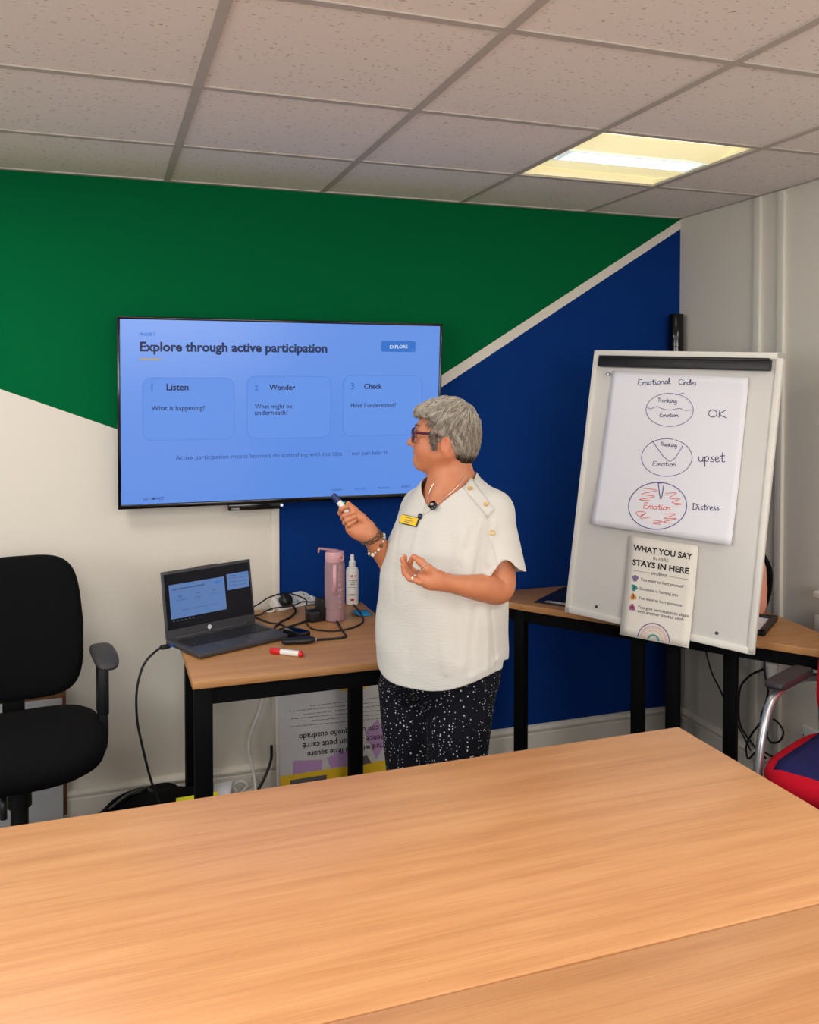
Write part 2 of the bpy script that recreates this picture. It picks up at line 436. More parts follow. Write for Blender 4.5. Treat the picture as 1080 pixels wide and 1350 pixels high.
# ------------------------------------------------------------------ ceiling light fitting
cx, cy = GX + 2.5 * TS, GY - 0.5 * TS
tl = thing('ceiling_light', 'lit square recessed ceiling light with cream reflectors and a white louvre strip', 'ceiling light', (cx, cy, CEIL_Z))
M['cream_refl'] = pmat('cream_reflector', srgb(246, 240, 216), 0.45, noise=0.01, emit=srgb(255, 240, 188), estr=0.12)  # faint emission stands in for lamp light on the housing
M['glow'] = pmat('glowing_diffuser', srgb(255, 255, 250), 0.5, noise=0, emit=(1, 0.98, 0.93, 1), estr=2.2)
M['louvre'] = pmat('silver_louvre', srgb(225, 236, 245), 0.25, noise=0, emit=(0.66, 0.86, 1.0, 1), estr=0.22)  # blue-white emission makes the louvre blades look lit
mb = MB(); h = TS / 2 - 0.012
for sx, sy, a, b in ((0, 1, 2 * h, 0.012), (0, -1, 2 * h, 0.012), (1, 0, 0.012, 2 * h), (-1, 0, 0.012, 2 * h)):
    mb.box((cx + sx * (h - 0.006), cy + sy * (h - 0.006), CEIL_Z + 0.05), (a, b, 0.09))
mb.box((cx, cy, CEIL_Z + 0.1), (2 * h, 2 * h, 0.01))
mb.build('housing', M['cream_refl'], tl, smooth=False)
M['panel'] = pmat('lit_cream_panel', srgb(246, 238, 205), 0.5, noise=0.01, emit=srgb(255, 240, 178), estr=0.66)
for sg in (1, -1):                                   # translucent side panels
    rows = []; wd = h - (0.110 if sg < 0 else 0.078)
    for k in range(9):
        a = k / 8; y = cy + sg * (0.064 + a * wd); z = CEIL_Z + 0.010 + 0.012 * a + 0.012 * a ** 4
        rows.append([(cx - h + 0.014, y, z), (cx + h - 0.085, y, z), (cx + h - 0.014, y, z - 0.006)])
    mb = MB(); mb.grid(rows); o = mb.build('side_panel', M['panel'], tl); md = o.modifiers.new('thickness', 'SOLIDIFY'); md.thickness = 0.002
mb = MB(); mb.box((cx - 0.03, cy - h + 0.012 + 0.022, CEIL_Z + 0.022), (2 * h - 0.10, 0.040, 0.012), bevel=0.004)
mb.build('lamp_tube', M['glow'], tl)
ceiling_area_light('fitting_lamp', cx, cy, LAMP_IN_FITTING, size=2 * h - 0.06, size_y=0.085, dz=0.052)
mb = MB()
for sg in (1, -1): mb.box((cx, cy + sg * 0.055, CEIL_Z + 0.024), (2 * h - 0.02, 0.004, 0.044))
for k in range(11):
    x = cx - h + 0.03 + k * (2 * h - 0.06) / 10
    mb.box((x, cy, CEIL_Z + 0.022), (0.003, 0.11, 0.040))
mb.build('louvre', M['louvre'], tl, smooth=False)

# ================================================================== meeting tables in the foreground
def rect_table(name, label, x0, x1, y0, y1, group=None, top=0.73, wood='beech', th=0.025, inset=0.05, legw=0.05, rail=0.05, cat='table', flush=False, legs=None):
    t = thing(name, label, cat, ((x0 + x1) / 2, (y0 + y1) / 2, 0), group)
    mb = MB(); mb.box(((x0 + x1) / 2, (y0 + y1) / 2, top - th / 2), (x1 - x0, y1 - y0, th), bevel=0.0025); mb.build('tabletop', M[wood], t)
    lz = top - th
    lx0, lx1, ly0, ly1 = x0 + inset, x1 - inset, y0 + inset, y1 - inset
    mb = MB(); w = legw * 0.5
    mb.box(((x0 + x1) / 2, ly0, lz - rail / 2), (lx1 - lx0, w, rail)); mb.box(((x0 + x1) / 2, ly1, lz - rail / 2), (lx1 - lx0, w, rail))
    mb.box((lx0, (y0 + y1) / 2, lz - rail / 2), (w, ly1 - ly0, rail)); mb.box((lx1, (y0 + y1) / 2, lz - rail / 2), (w, ly1 - ly0, rail))
    mb.build('frame_rail', M['black_metal'], t, smooth=False)
    for x, y in (legs or [(lx0, ly0), (lx1, ly0), (lx0, ly1), (lx1, ly1)]):
        mb = MB(); mb.box((x, y, lz / 2), (legw, legw, lz), bevel=0.003); mb.build('leg', M['black_metal'], t)
    return t
rect_table('meeting_table', 'beech meeting table reaching from the frame edge to the seam, nearest the presenter', -0.42, 1.392, 1.1695, 1.905)
rect_table('meeting_table', 'beech meeting table at the bottom of the view, in front of the seam', -0.42, 1.392, 0.430, 1.1665)

# ================================================================== presenter's desk under the screen
DZ = 0.73
rect_table('work_desk', 'square beech desk with black legs carrying the laptop and cables', 0.252, 0.993, 2.668, 3.447, wood='desk_wood', inset=0.034, legw=0.052, rail=0.055, cat='desk',
           legs=[(0.286, 2.702), (0.959, 2.702), (0.320, 3.402), (0.957, 3.408)])
# corner desk under the flipchart
P = [(1.43, 3.435), (1.60, 3.170), (2.345, 2.165), (2.395, 2.46), (2.425, 2.72), (2.43, 3.36), (2.38, 3.42)]
t = thing('corner_desk', 'beech corner desk with black frame standing in the corner behind the flipchart', 'desk', (2.05, 3.05, 0))
mb = MB(); mb.prism(P, 0.025, Matrix.Translation((0, 0, 0.705)), bevel=0.002); mb.build('tabletop', M['desk_wood'], t)
def beam(mb, a, b, w, z0, z1):
    a, b = np.array(a), np.array(b); d = b - a; L = np.linalg.norm(d)
    mb.box(((a[0] + b[0]) / 2, (a[1] + b[1]) / 2, (z0 + z1) / 2), (L, w, z1 - z0), rz=math.atan2(d[1], d[0]))
mb = MB(); nn = np.array((0.803, 0.596)) * 0.03
fr = [np.array((1.60, 3.17)) + nn, np.array((2.33, 2.20)) + nn, np.array((2.40, 2.72)) - (0.02, 0), np.array((2.37, 3.39)) - (0.02, 0.01), np.array((1.52, 3.40))]
for a, b in zip(fr, fr[1:] + fr[:1]): beam(mb, a, b, 0.025, 0.655, 0.705)
mb.build('frame_rail', M['black_metal'], t, smooth=False)
for x, y in ((1.605, 3.235), (2.115, 2.595), (2.335, 2.26), (2.375, 3.30)):
    mb = MB(); mb.box((x, y, 0.3525), (0.044, 0.044, 0.705), bevel=0.003, rz=-0.93); mb.build('leg', M['black_metal'], t)

# ================================================================== wall-mounted television
TL_ = R_(3.7); TO = np.array([0.69, 3.435, 1.147]); TU = np.array([0, -math.sin(TL_), math.cos(TL_)]); TN = np.array([0, -math.cos(TL_), -math.sin(TL_)]); TX = np.array([1.0, 0, 0])
TMX = frame_m(TO, TX, TU, -TN)         # local x right, y up, z into the wall
tv = thing('television', 'large wall television showing a blue presentation slide', 'television', TO)
TMX = frame_m(TO, TX, TU, -TN)
x0, x1, H = -0.628, 0.634, 0.709
mb = MB(); bz = 0.011
for c, s in (((0.003, H - bz / 2), (x1 - x0, bz)), ((0.003, 0.0075), (x1 - x0, 0.017)), ((x0 + bz / 2, H / 2), (bz, H)), ((x1 - bz / 2, H / 2), (bz, H))):
    mb.box((c[0], c[1], 0.009), (s[0], s[1], 0.026), TMX, bevel=0.003)
mb.build('bezel', M['gloss_black'], tv)
mb = MB(); mb.box((0.003, H / 2, 0.032), (x1 - x0 - 0.03, H - 0.03, 0.02), TMX, bevel=0.004); mb.box((0.003, H / 2 - 0.05, 0.048), (0.6, 0.40, 0.018), TMX, bevel=0.008)
mb.build('back_casing', M['black_plastic'], tv)
scr = NT('lit_blue_screen'); b = scr.b
b.inputs['Base Color'].default_value = (0.01, 0.01, 0.012, 1); b.inputs['Roughness'].default_value = 0.25
b.inputs['Emission Color'].default_value = srgb(96, 149, 240); b.inputs['Emission Strength'].default_value = 0.85
M['screen'] = scr.m
mb = MB(); mb.box((0.003, H / 2 + 0.002, 0.008), (x1 - x0 - 2 * bz + 0.002, H - bz - 0.014, 0.010), TMX); screen = mb.build('screen', M['screen'], tv, smooth=False)
mb = MB(); mb.box((-0.123, -0.012, 0.008), (0.21, 0.026, 0.018), TMX, bevel=0.004)
bar = mb.build('sensor_bar', M['gloss_black'], tv)
def TP(px, py, lift=0.0030): return on_plane(px, py, TO + TN * lift * -1 + TN * 2 * lift, TN)
mb = MB(); mb.ball(TP(371.5, 666, 0.006), 0.006, seg=12); mb.build('status_light', pmat('status_light', (0.6, 0.65, 0.8, 1), 0.2, emit=(0.6, 0.7, 1, 1), estr=0.6), tv)
SK = 'slide_'
M['s_dark'] = pmat('slide_dark_text', (0.01, 0.01, 0.012, 1), 0.6, noise=0, emit=srgb(14, 34, 80), estr=0.8)
M['s_mid'] = pmat('slide_grey_text', (0.01, 0.01, 0.012, 1), 0.6, noise=0, emit=srgb(50, 80, 148), estr=0.85)
M['s_blue'] = pmat('slide_blue_text', (0.01, 0.01, 0.012, 1), 0.6, noise=0, emit=srgb(34, 112, 206), estr=0.9)
M['s_white'] = pmat('slide_white_text', (0.01, 0.01, 0.012, 1), 0.6, noise=0, emit=srgb(225, 238, 255), estr=0.9)
M['s_gold'] = pmat('slide_gold_rule', (0.01, 0.01, 0.012, 1), 0.6, noise=0, emit=srgb(190, 165, 110), estr=0.9)
M['s_line'] = pmat('slide_card_outline', (0.01, 0.01, 0.012, 1), 0.6, noise=0, emit=srgb(80, 130, 220), estr=0.85)
M['s_card'] = pmat('slide_card', (0.01, 0.01, 0.012, 1), 0.6, noise=0, emit=srgb(98, 151, 241), estr=0.865)
def TT(name, s, m, a, b, bold=0.0, size=None): return text_part(name, s, M[m], screen, TP(*a), TP(*b), TN, bold, size=size)
def rounded(w, h, r, n=6):
    o = []
    for cxx, cyy, a0 in ((w / 2 - r, h / 2 - r, 0), (-w / 2 + r, h / 2 - r, 90), (-w / 2 + r, -h / 2 + r, 180), (w / 2 - r, -h / 2 + r, 270)):
        for k in range(n + 1):
            a = R_(a0 + 90 * k / n); o.append((cxx + r * math.cos(a), cyy + r * math.sin(a)))
    return o
def tv_rect(name, m, px0, py0, px1, py1, r, lift=0.0034, line=None):
    A = TP(px0, (py0 + py1) / 2, lift); B = TP(px1, (py0 + py1) / 2, lift); Cc = (A + B) / 2
    Cc = TP((px0 + px1) / 2, (py0 + py1) / 2, lift)
    w = np.linalg.norm(B - A); h = np.linalg.norm(TP((px0 + px1) / 2, py0, lift) - TP((px0 + px1) / 2, py1, lift))
    out = rounded(w, h, r * w); mb = MB(); Tm = frame_m(Cc, TX, TU, -TN)
    if line is None: mb.prism(out, 0.0006, Tm)
    else:
        inn = rounded(w - 2 * line, h - 2 * line, max(r * w - line, 0.001)); n = len(out)
        a = [mb.bm.verts.new(Tm @ Vector((p[0], p[1], 0))) for p in out]; b = [mb.bm.verts.new(Tm @ Vector((p[0], p[1], 0))) for p in inn]
        for i in range(n): mb.bm.faces.new((a[i], a[(i + 1) % n], b[(i + 1) % n], b[i]))
    return mb.build(name, M[m], screen, smooth=False)
for c in ((189, 498, 310, 580, 0.10), (326.5, 496, 437, 577.5, 0.10), (453.5, 495, 557, 574, 0.10)):
    tv_rect('slide_card', 's_card', *c); tv_rect('slide_card_outline', 's_line', *c, lift=0.0042, line=0.0016)
tv_rect('slide_button', 's_blue', 503, 449.5, 548, 464, 0.06)
tv_rect('slide_rule', 's_gold', 184, 472.6, 212.5, 474.6, 0.01)
TT('slide_phase', 'PHASE 2', 's_blue', (184, 442.5), (205, 442.5), 0.01)
TT('slide_heading', 'Explore through active participation', 's_dark', (184.5, 462.8), (431.5, 464.5), 0.032)
def lifted(name, s, m, a, b, bold=0.0, lift=0.0052): return text_part(name, s, M[m], screen, TP(*a, lift), TP(*b, lift), TN, bold)
lifted('slide_button_text', 'EXPLORE', 's_white', (514, 459.5), (537.5, 459.0), 0.01)
for n_, nx, (w, a, b_), lines in (('1', 199.5, ('Listen', 219.5, 248.6), [('What is happening?', 199.6, 270, 541)]),
                                  ('2', 336, ('Wonder', 355, 389.5), [('What might be', 336, 385, 538.5), ('underneath?', 336, 379.5, 547)]),
                                  ('3', 462.5, ('Check', 480, 504), [('Have I understood?', 462.5, 522, 537)])):
    by = {'1': 514.5, '2': 514, '3': 512.5}[n_]
    lifted('slide_number', n_, 's_blue', (nx, by + 0.5), (nx + (1.9 if n_ == '1' else 4.6), by + 0.5), 0.02)
    lifted('slide_word', w, 's_dark', (a, by), (b_, by - 0.1), 0.026)
    for s, p, q, y in lines: lifted('slide_line', s, 's_dark', (p, y), (q, y - 0.4), 0.008)
TT('slide_sentence', 'Active participation means learners do something with the idea \u2014 not just hear it.', 's_mid', (231.5, 606.5), (512.5, 599.0))
TT('slide_footer', 'LILY IMPACT', 's_dark', (189.5, 659.5), (216, 658.5), 0.01)
for s, a, b_, y, m in (('CONNECT', 437, 451.5, 647, 's_mid'), ('EXPLORE', 467.5, 482.5, 646, 's_blue'), ('PRACTICE', 498, 513, 644.6, 's_mid'), ('REFLECT', 529.5, 541.5, 643, 's_mid')):
    TT('slide_step', s, m, (a, y), (b_, y - 0.6), 0.01)
text_part('maker_name', 'TOSHIBA', pmat('silver_print', srgb(190, 190, 190), 0.4, noise=0), bar, on_plane(304, 672.2, TO + TN * 0.0025, TN), on_plane(316.5, 671.6, TO + TN * 0.0025, TN), TN, 0.02)

# ================================================================== flipchart easel
BC = np.array([1.8251, 2.6501, 0.7386]); yw, ln, rl = -1.0361, 0.1501, -0.0379
_a = np.array([math.cos(yw), math.sin(yw), 0]); BN = np.array([math.sin(yw), -math.cos(yw), 0])
_u = ZV * math.cos(ln) - BN * math.sin(ln)
BA = _a * math.cos(rl) + _u * math.sin(rl); BU = _u * math.cos(rl) - _a * math.sin(rl); BNN = np.cross(BA, BU)   # towards the room
BM = frame_m(BC, BA, BU, BNN)
ea = thing('flipchart_easel', 'whiteboard flipchart easel tilted back in front of the corner desk', 'easel', (BC[0], BC[1], 0))
W, H = 0.703, 0.998
mb = MB(); mb.box((0, H / 2, -0.007), (W - 0.02, H - 0.02, 0.012), BM); mb.build('board', M['white_board'], ea, smooth=False)
mb = MB()
for c, s in (((0, H - 0.012), (W, 0.024)), ((0, 0.012), (W, 0.024)), ((-W / 2 + 0.011, H / 2), (0.022, H)), ((W / 2 - 0.011, H / 2), (0.022, H))):
    mb.box((c[0], c[1], -0.005), (s[0], s[1], 0.022), BM, bevel=0.004)
mb.build('board_frame', M['board_frame'], ea)
mb = MB(); mb.box((0.0, H - 0.045, 0.014), (W - 0.065, 0.040, 0.022), BM, bevel=0.004); mb.box((0.0, H - 0.028, 0.022), (W - 0.07, 0.010, 0.014), BM, bevel=0.003)
mb.build('clip_bar', M['black_plastic'], ea)
for sx in (-0.225, 0.225):
    mb = MB(); mb.lathe([(0.0055, 0), (0.0055, 0.003), (0.002, 0.005)], frame_m(BC + BA * sx + BU * 0.045 + BNN * 0.0, BA, BU, BNN), seg=12); mb.build('screw', M['dark_grey'], ea)
for sx in (-0.066, 0.066):
    b0 = np.array([1.862, 2.684, 0]) + _a * sx
    mb = MB(); mb.box((b0[0], b0[1], 0.49), (0.046, 0.03, 0.90), bevel=0.003, rz=yw); mb.build('post', M['black_metal'], ea)
    mb = MB(); mb.box((sx, 0.30, -0.022), (0.03, 0.44, 0.018), BM, bevel=0.003); mb.build('bracket', M['black_metal'], ea)
mb = MB(); mb.box((1.862, 2.684, 0.03), (0.55, 0.05, 0.03), bevel=0.008, rz=yw); mb.box((1.862, 2.684, 0.03), (0.05, 0.50, 0.03), bevel=0.008, rz=yw)
for sx in (-0.25, 0.25):
    mb.ball(np.array([1.862, 2.684, 0.018]) + _a * sx, 0.018, seg=10); mb.ball(np.array([1.862, 2.684, 0.018]) + BN * sx * 0.92, 0.018, seg=10)
mb.build('base', M['black_metal'], ea)

def BP(px, py, lift=0.004): return on_plane(px, py, BC + BNN * lift, BNN)
# paper sheet pinned to the board
q = [BP(808, 489), BP(988, 499), BP(966, 719), BP(782, 691)]
def quad(q, u, v): return (q[0] * (1 - u) + q[1] * u) * (1 - v) + (q[3] * (1 - u) + q[2] * u) * v
def curl(u, v): return 0.002 + 0.016 * max(0, v - 0.55) ** 2 / 0.2 + 0.004 * math.sin(3.0 * u + 1.0) * max(0, v - 0.3) + 0.007 * math.exp(-((v - 0.0) / 0.05) ** 2) * u
fs = thing('flipchart_sheet', 'white flipchart sheet with hand-drawn emotion circles pinned to the board', 'paper sheet', quad(q, 0.5, 1))
n = 24
top_ = [[quad(q, i / n, j / n) + BNN * curl(i / n, j / n) for i in range(n + 1)] for j in range(n + 1)]
mb = MB(); mb.grid(top_); sh = mb.build('sheet', M['paper'], fs); md = sh.modifiers.new('thickness', 'SOLIDIFY'); md.thickness = 0.0006; md.offset = 0
# inverse of the quad (for writing on it)
def quad_uv(P):
    u, v = 0.5, 0.5
    for _ in range(8):
        d = P - quad(q, u, v); du = (q[1] - q[0]) * (1 - v) + (q[2] - q[3]) * v; dv = (q[3] - q[0]) * (1 - u) + (q[2] - q[1]) * u
        s = np.linalg.lstsq(np.stack([du, dv], 1), d, rcond=None)[0]; u += s[0]; v += s[1]
    return u, v
def SP(px, py):
    P = BP(px, py); u, v = quad_uv(P)
    return P + BNN * (curl(u, v) + 0.0008)
def ink(name, strokes, m, r=0.0013, sm=4):
    mb = MB()
    for s in strokes:
        pts = [SP(780 + x / 4.909, 480 + y / 4.909) for x, y in s]
        if len(pts) > 1: mb.tube(pts, r, seg=5, smooth=sm)
    return mb.build(name, M[m], fs)
# simple joined handwriting; letters on a unit x-height, y up
HW = {
 'E': (1.0, [[(0.95, 1.75), (0.45, 1.85), (0.15, 1.5), (0.3, 1.05), (0.65, 1.0)], [(0.3, 1.02), (0.02, 0.6), (0.15, 0.1), (0.6, 0.02), (0.95, 0.2)]]),
 'm': (1.1, [[(0, 0), (0.1, 0.9), (0.12, 0.6), (0.3, 1.0), (0.45, 0.7), (0.45, 0.1), (0.55, 0.7), (0.75, 1.0), (0.88, 0.7), (0.9, 0.1), (1.1, 0.2)]]),
 'o': (0.8, [[(0.4, 0.95), (0.08, 0.7), (0.08, 0.25), (0.35, 0.02), (0.62, 0.3), (0.6, 0.75), (0.4, 0.95), (0.8, 0.8)]]),
 't': (0.7, [[(0.35, 1.7), (0.3, 0.2), (0.5, 0.0), (0.7, 0.15)], [(0.0, 1.05), (0.7, 1.12)]]),
 'i': (0.4, [[(0.1, 0.9), (0.14, 0.1), (0.4, 0.15)], [(0.14, 1.4), (0.2, 1.45)]]),
 'n': (0.8, [[(0, 0), (0.08, 0.9), (0.1, 0.6), (0.35, 0.98), (0.55, 0.7), (0.55, 0.1), (0.8, 0.18)]]),
 'a': (0.8, [[(0.6, 0.85), (0.25, 0.95), (0.05, 0.5), (0.2, 0.05), (0.5, 0.3), (0.6, 0.85), (0.6, 0.1), (0.8, 0.15)]]),
 'l': (0.4, [[(0.1, 0.4), (0.3, 1.5), (0.2, 1.9), (0.08, 1.4), (0.1, 0.2), (0.4, 0.1)]]),
 'C': (1.0, [[(0.85, 1.5), (0.55, 1.8), (0.15, 1.3), (0.1, 0.5), (0.4, 0.02), (0.9, 0.2)]]),
 'r': (0.6, [[(0, 0), (0.08, 0.9), (0.12, 0.65), (0.35, 0.98), (0.6, 0.85)]]),
 'c': (0.7, [[(0.55, 0.85), (0.25, 0.92), (0.06, 0.45), (0.25, 0.03), (0.7, 0.2)]]),
 'e': (0.7, [[(0.08, 0.45), (0.5, 0.6), (0.4, 0.95), (0.1, 0.7), (0.12, 0.15), (0.4, 0.0), (0.7, 0.2)]]),
 's': (0.6, [[(0.5, 0.9), (0.2, 0.85), (0.25, 0.5), (0.5, 0.3), (0.35, 0.02), (0.0, 0.1)]]),
 'T': (0.8, [[(0.0, 1.65), (0.85, 1.75)], [(0.42, 1.7), (0.35, 0.1)]]),
 'h': (0.8, [[(0.05, 1.7), (0.05, 0.05), (0.12, 0.6), (0.4, 0.95), (0.55, 0.6), (0.55, 0.1), (0.8, 0.15)]]),
 'k': (0.8, [[(0.05, 1.6), (0.05, 0.0)], [(0.5, 0.95), (0.1, 0.5), (0.55, 0.05), (0.8, 0.15)]]),
 'g': (0.7, [[(0.5, 0.85), (0.2, 0.95), (0.05, 0.5), (0.25, 0.1), (0.5, 0.8), (0.52, -0.5), (0.25, -0.85), (0.0, -0.5)]]),
 'O': (1.3, [[(0.6, 1.7), (0.15, 1.4), (0.05, 0.6), (0.45, 0.05), (1.0, 0.4), (1.05, 1.3), (0.6, 1.7)]]),
 'K': (1.2, [[(0.15, 1.75), (0.05, 0.0)], [(0.95, 1.8), (0.15, 0.75), (1.1, 0.0)]]),
 'u': (0.8, [[(0.05, 0.95), (0.08, 0.2), (0.35, 0.02), (0.6, 0.4), (0.62, 0.95), (0.62, 0.1), (0.8, 0.1)]]),
 'p': (0.8, [[(0.05, 0.95), (0.1, -0.9)], [(0.06, 0.6), (0.35, 0.98), (0.6, 0.6), (0.4, 0.1), (0.1, 0.2)]]),
 'D': (1.1, [[(0.15, 1.7), (0.1, 0.05)], [(0.0, 1.7), (0.6, 1.6), (0.95, 1.0), (0.7, 0.3), (0.05, 0.02)]]),
 ' ': (1.0, []),
}
def hand(s, x0, y0, x1, y1, xh):
    """strokes of the words s, baseline (x0, y0) to (x1, y1), x-height xh, in the sheet's survey frame"""
    tot = sum(HW[c][0] for c in s); L = math.hypot(x1 - x0, y1 - y0); k = L / tot
    ex = ((x1 - x0) / L, (y1 - y0) / L); ey = (ex[1], -ex[0]); out = []; p = 0
    for c in s:
        w, st = HW[c]
        for q_ in st:
            out.append([(x0 + ex[0] * (p + a) * k + ey[0] * b * xh, y0 + ex[1] * (p + a) * k + ey[1] * b * xh) for a, b in q_])
        p += w
    return out
def oval(cx_, cy_, rx, ry, a0=0, a1=360, n=28, wob=0.0):
    return [(cx_ + rx * math.cos(R_(a0 + (a1 - a0) * i / n)) * (1 + wob * math.sin(5 * i / n)), cy_ - ry * math.sin(R_(a0 + (a1 - a0) * i / n))) for i in range(n + 1)]
ink('heading_writing', hand('Emotional', 303, 138, 515, 128, 20), 'ink_navy'); ink('heading_writing', hand('Circles', 567, 132, 682, 138, 19), 'ink_navy')
ink('circle_drawing', [oval(508, 297, 153, 107, 80, 437), [(545, 200), (600, 188)], [(360, 277), (385, 290), (425, 275), (470, 293), (520, 298), (570, 287), (605, 300), (655, 296)]], 'ink_violet', 0.0011)
ink('circle_writing', hand('Thinking', 430, 246, 556, 252, 15), 'ink_navy', 0.0010); ink('circle_writing', hand('Emotion', 443, 342, 566, 342, 14), 'ink_navy', 0.0010)
ink('label_writing', hand('OK', 758, 344, 884, 350, 29), 'ink_navy', 0.0014, 3)
ink('circle_drawing', [oval(490, 605, 163, 122, 75, 430), [(395, 495), (510, 632), (600, 515)]], 'ink_violet', 0.0012, 3)
ink('circle_writing', hand('Thinking', 446, 530, 556, 538, 14), 'ink_navy', 0.0010); ink('circle_writing', hand('Emotion', 398, 660, 552, 664, 17), 'ink_navy', 0.0010)
ink('label_writing', hand('upset', 694, 632, 866, 634, 36), 'ink_navy', 0.0014)
ink('circle_drawing', [oval(436, 918, 186, 152, 95, 455), [(436, 770), (455, 878), (472, 782)], [(436, 772), (470, 768)]], 'ink_violet', 0.0016, 3)
ink('dot', [[(453, 784), (457, 786)]], 'ink_violet', 0.0016)
ink('circle_writing', hand('Emotion', 344, 935, 522, 948, 21), 'ink_red', 0.0013)
zz = lambda pts: pts
ink('scribble', [[(345, 805), (430, 818), (330, 842), (418, 858), (316, 878), (385, 884)], [(482, 838), (555, 835), (508, 868), (580, 872), (525, 895), (590, 906), (545, 912)],
                 [(350, 955), (300, 960), (322, 985), (365, 962), (328, 998), (400, 990)], [(410, 1010), (470, 1020), (405, 1030), (462, 1038)], [(485, 970), (555, 972), (478, 1000), (562, 1000), (475, 1022), (535, 1030)]], 'ink_red', 0.0013, 4)
ink('label_writing', hand('Distress', 660, 945, 832, 948, 25), 'ink_navy', 0.0014)
mb = MB(); c0 = BP(803.5, 493.5, 0.004); mb.lathe([(0.002, 0), (0.006, 0.003), (0.004, 0.012), (0.006, 0.016), (0.001, 0.018)], frame_m(c0, BA, BU, BNN), seg=10)
tag(mb.build('push_pin', M['chrome']), 'small grey pin at the upper left corner of the flipchart sheet', 'pin')

# printed poster hanging from the lower edge of the board
pq = [BP(831, 706), BP(922, 720), BP(911, 854), BP(820, 836)]
po = thing('poster', 'cream printed card reading what you say in here stays in here', 'poster', quad(pq, 0.5, 1))
pc = lambda u, v: 0.006 + 0.012 * v * v
rows = [[quad(pq, i / 8, j / 14) + BNN * pc(i / 8, j / 14) for i in range(9)] for j in range(15)]
mb = MB(); mb.grid(rows); pcard = mb.build('card', M['cream_paper'], po); md = pcard.modifiers.new('thickness', 'SOLIDIFY'); md.thickness = 0.0008; md.offset = 0
# poster-local coordinates u (right), v (down), in units of the card's width and height
def PQ(u, v, lift=0.0012): return quad(pq, u, v) + BNN * (pc(u, v) + lift)
def PT(name, s, m, u0, u1, v, bold=0.0, size=None, shear=0.0): return text_part(name, s, M[m], po, PQ(u0, v), PQ(u1, v), BNN, bold, size=size, shear=shear)
PT('headline', 'WHAT YOU SAY', 'ink_black', 0.075, 0.93, 0.142, 0.03, 0.0205)
PT('headline_small', 'IN HERE', 'ink_grey', 0.385, 0.60, 0.206, 0.0, 0.0125)
PT('headline', 'STAYS IN HERE', 'ink_black', 0.085, 0.90, 0.287, 0.03, 0.0205)
PT('script_word', 'unless', 'ink_grey', 0.375, 0.605, 0.352, 0.01, 0.013, 0.4)
for a, b_ in ((0.075, 0.35), (0.625, 0.91)):
    mb = MB(); mb.tube([PQ(a, 0.342), PQ((a + b_) / 2, 0.342), PQ(b_, 0.342)], 0.0006, seg=4, smooth=1); mb.build('rule', M['ink_grey'], po)
for k, (s, u1) in enumerate((('You want to hurt yourself', 0.85), ('Someone is hurting you', 0.78), ('You want to hurt someone', 0.85))):
    PT('rule_text', s, 'ink_grey', 0.225, u1, 0.432 + 0.0925 * k, 0.008)
PT('rule_text', 'You give permission to share', 'ink_grey', 0.225, 0.955, 0.708, 0.008)
PT('rule_text', 'with another trusted adult', 'ink_grey', 0.225, 0.895, 0.750, 0.008)
blobs = [('1', srgb(140, 118, 158)), ('2', srgb(70, 150, 140)), ('3', srgb(226, 160, 88)), ('4', srgb(180, 96, 140))]
for k, (s, c) in enumerate(blobs):
    v = (0.418, 0.514, 0.606, 0.712)[k]; cc = PQ(0.145, v, 0.0008)
    mb = MB(); out = []
    for i in range(20):
        a = 2 * math.pi * i / 20; r = 0.0115 * (1 + 0.14 * math.sin(3 * a + k) + 0.08 * math.sin(5 * a + 2 * k)); out.append((r * math.cos(a), r * math.sin(a)))
    mb.prism(out, 0.0006, frame_m(cc, BA, BU, BNN)); mb.build('number_spot', pmat('spot_%s' % s, c, 0.7, noise=0.1), po, smooth=False)
    text_part('number', s, M['ink_black'], po, cc + BNN * 0.0012 - BA * (0.0015 if s == '1' else 0.004) - BU * 0.005, cc + BNN * 0.0012 + BA * (0.0015 if s == '1' else 0.004) - BU * 0.005, BNN, 0.01)
# rainbow cut off by the card's lower edge
def rb(name, r, w, col, dots=0, a0=4, a1=176):
    mb = MB(); c0 = (0.5, 1.0)
    wu, hv = np.linalg.norm(pq[1] - pq[0]), np.linalg.norm(pq[3] - pq[0])
    def at(a, rr): return PQ(c0[0] + rr * math.cos(R_(a)) / wu, c0[1] - 0.004 - rr * math.sin(R_(a)) / hv, 0.001)
    if not dots:
        N = 36
        A = [mb.bm.verts.new(vec(at(a0 + (a1 - a0) * i / N, r - w / 2))) for i in range(N + 1)]; B = [mb.bm.verts.new(vec(at(a0 + (a1 - a0) * i / N, r + w / 2))) for i in range(N + 1)]
        for i in range(N): mb.bm.faces.new((A[i], A[i + 1], B[i + 1], B[i]))
    else:
        for i in range(dots):
            a = a0 + (a1 - a0) * (i + 0.5) / dots
            p0, p1 = at(a, r - w / 2), at(a, r + w / 2); mb.tube([p0, (p0 + p1) / 2, p1], min(0.0012, w / 3) if w > 0.004 else w / 2, seg=6, smooth=1)
    mb.build(name, pmat(name, col, 0.7, noise=0.05), po)
for nm, r, w, c, d in (('violet_band', 0.0590, 0.0042, srgb(132, 112, 150), 0), ('pink_dashes', 0.0485, 0.0075, srgb(206, 150, 160), 26), ('pink_band', 0.0415, 0.0016, srgb(222, 180, 184), 0), ('orange_dots', 0.0345, 0.0034, srgb(216, 150, 90), 13),
                       ('rose_band', 0.0275, 0.0016, srgb(216, 196, 190), 0), ('teal_band', 0.0195, 0.0065, srgb(84, 150, 140), 0)):
    rb(nm, r, w, c, d)

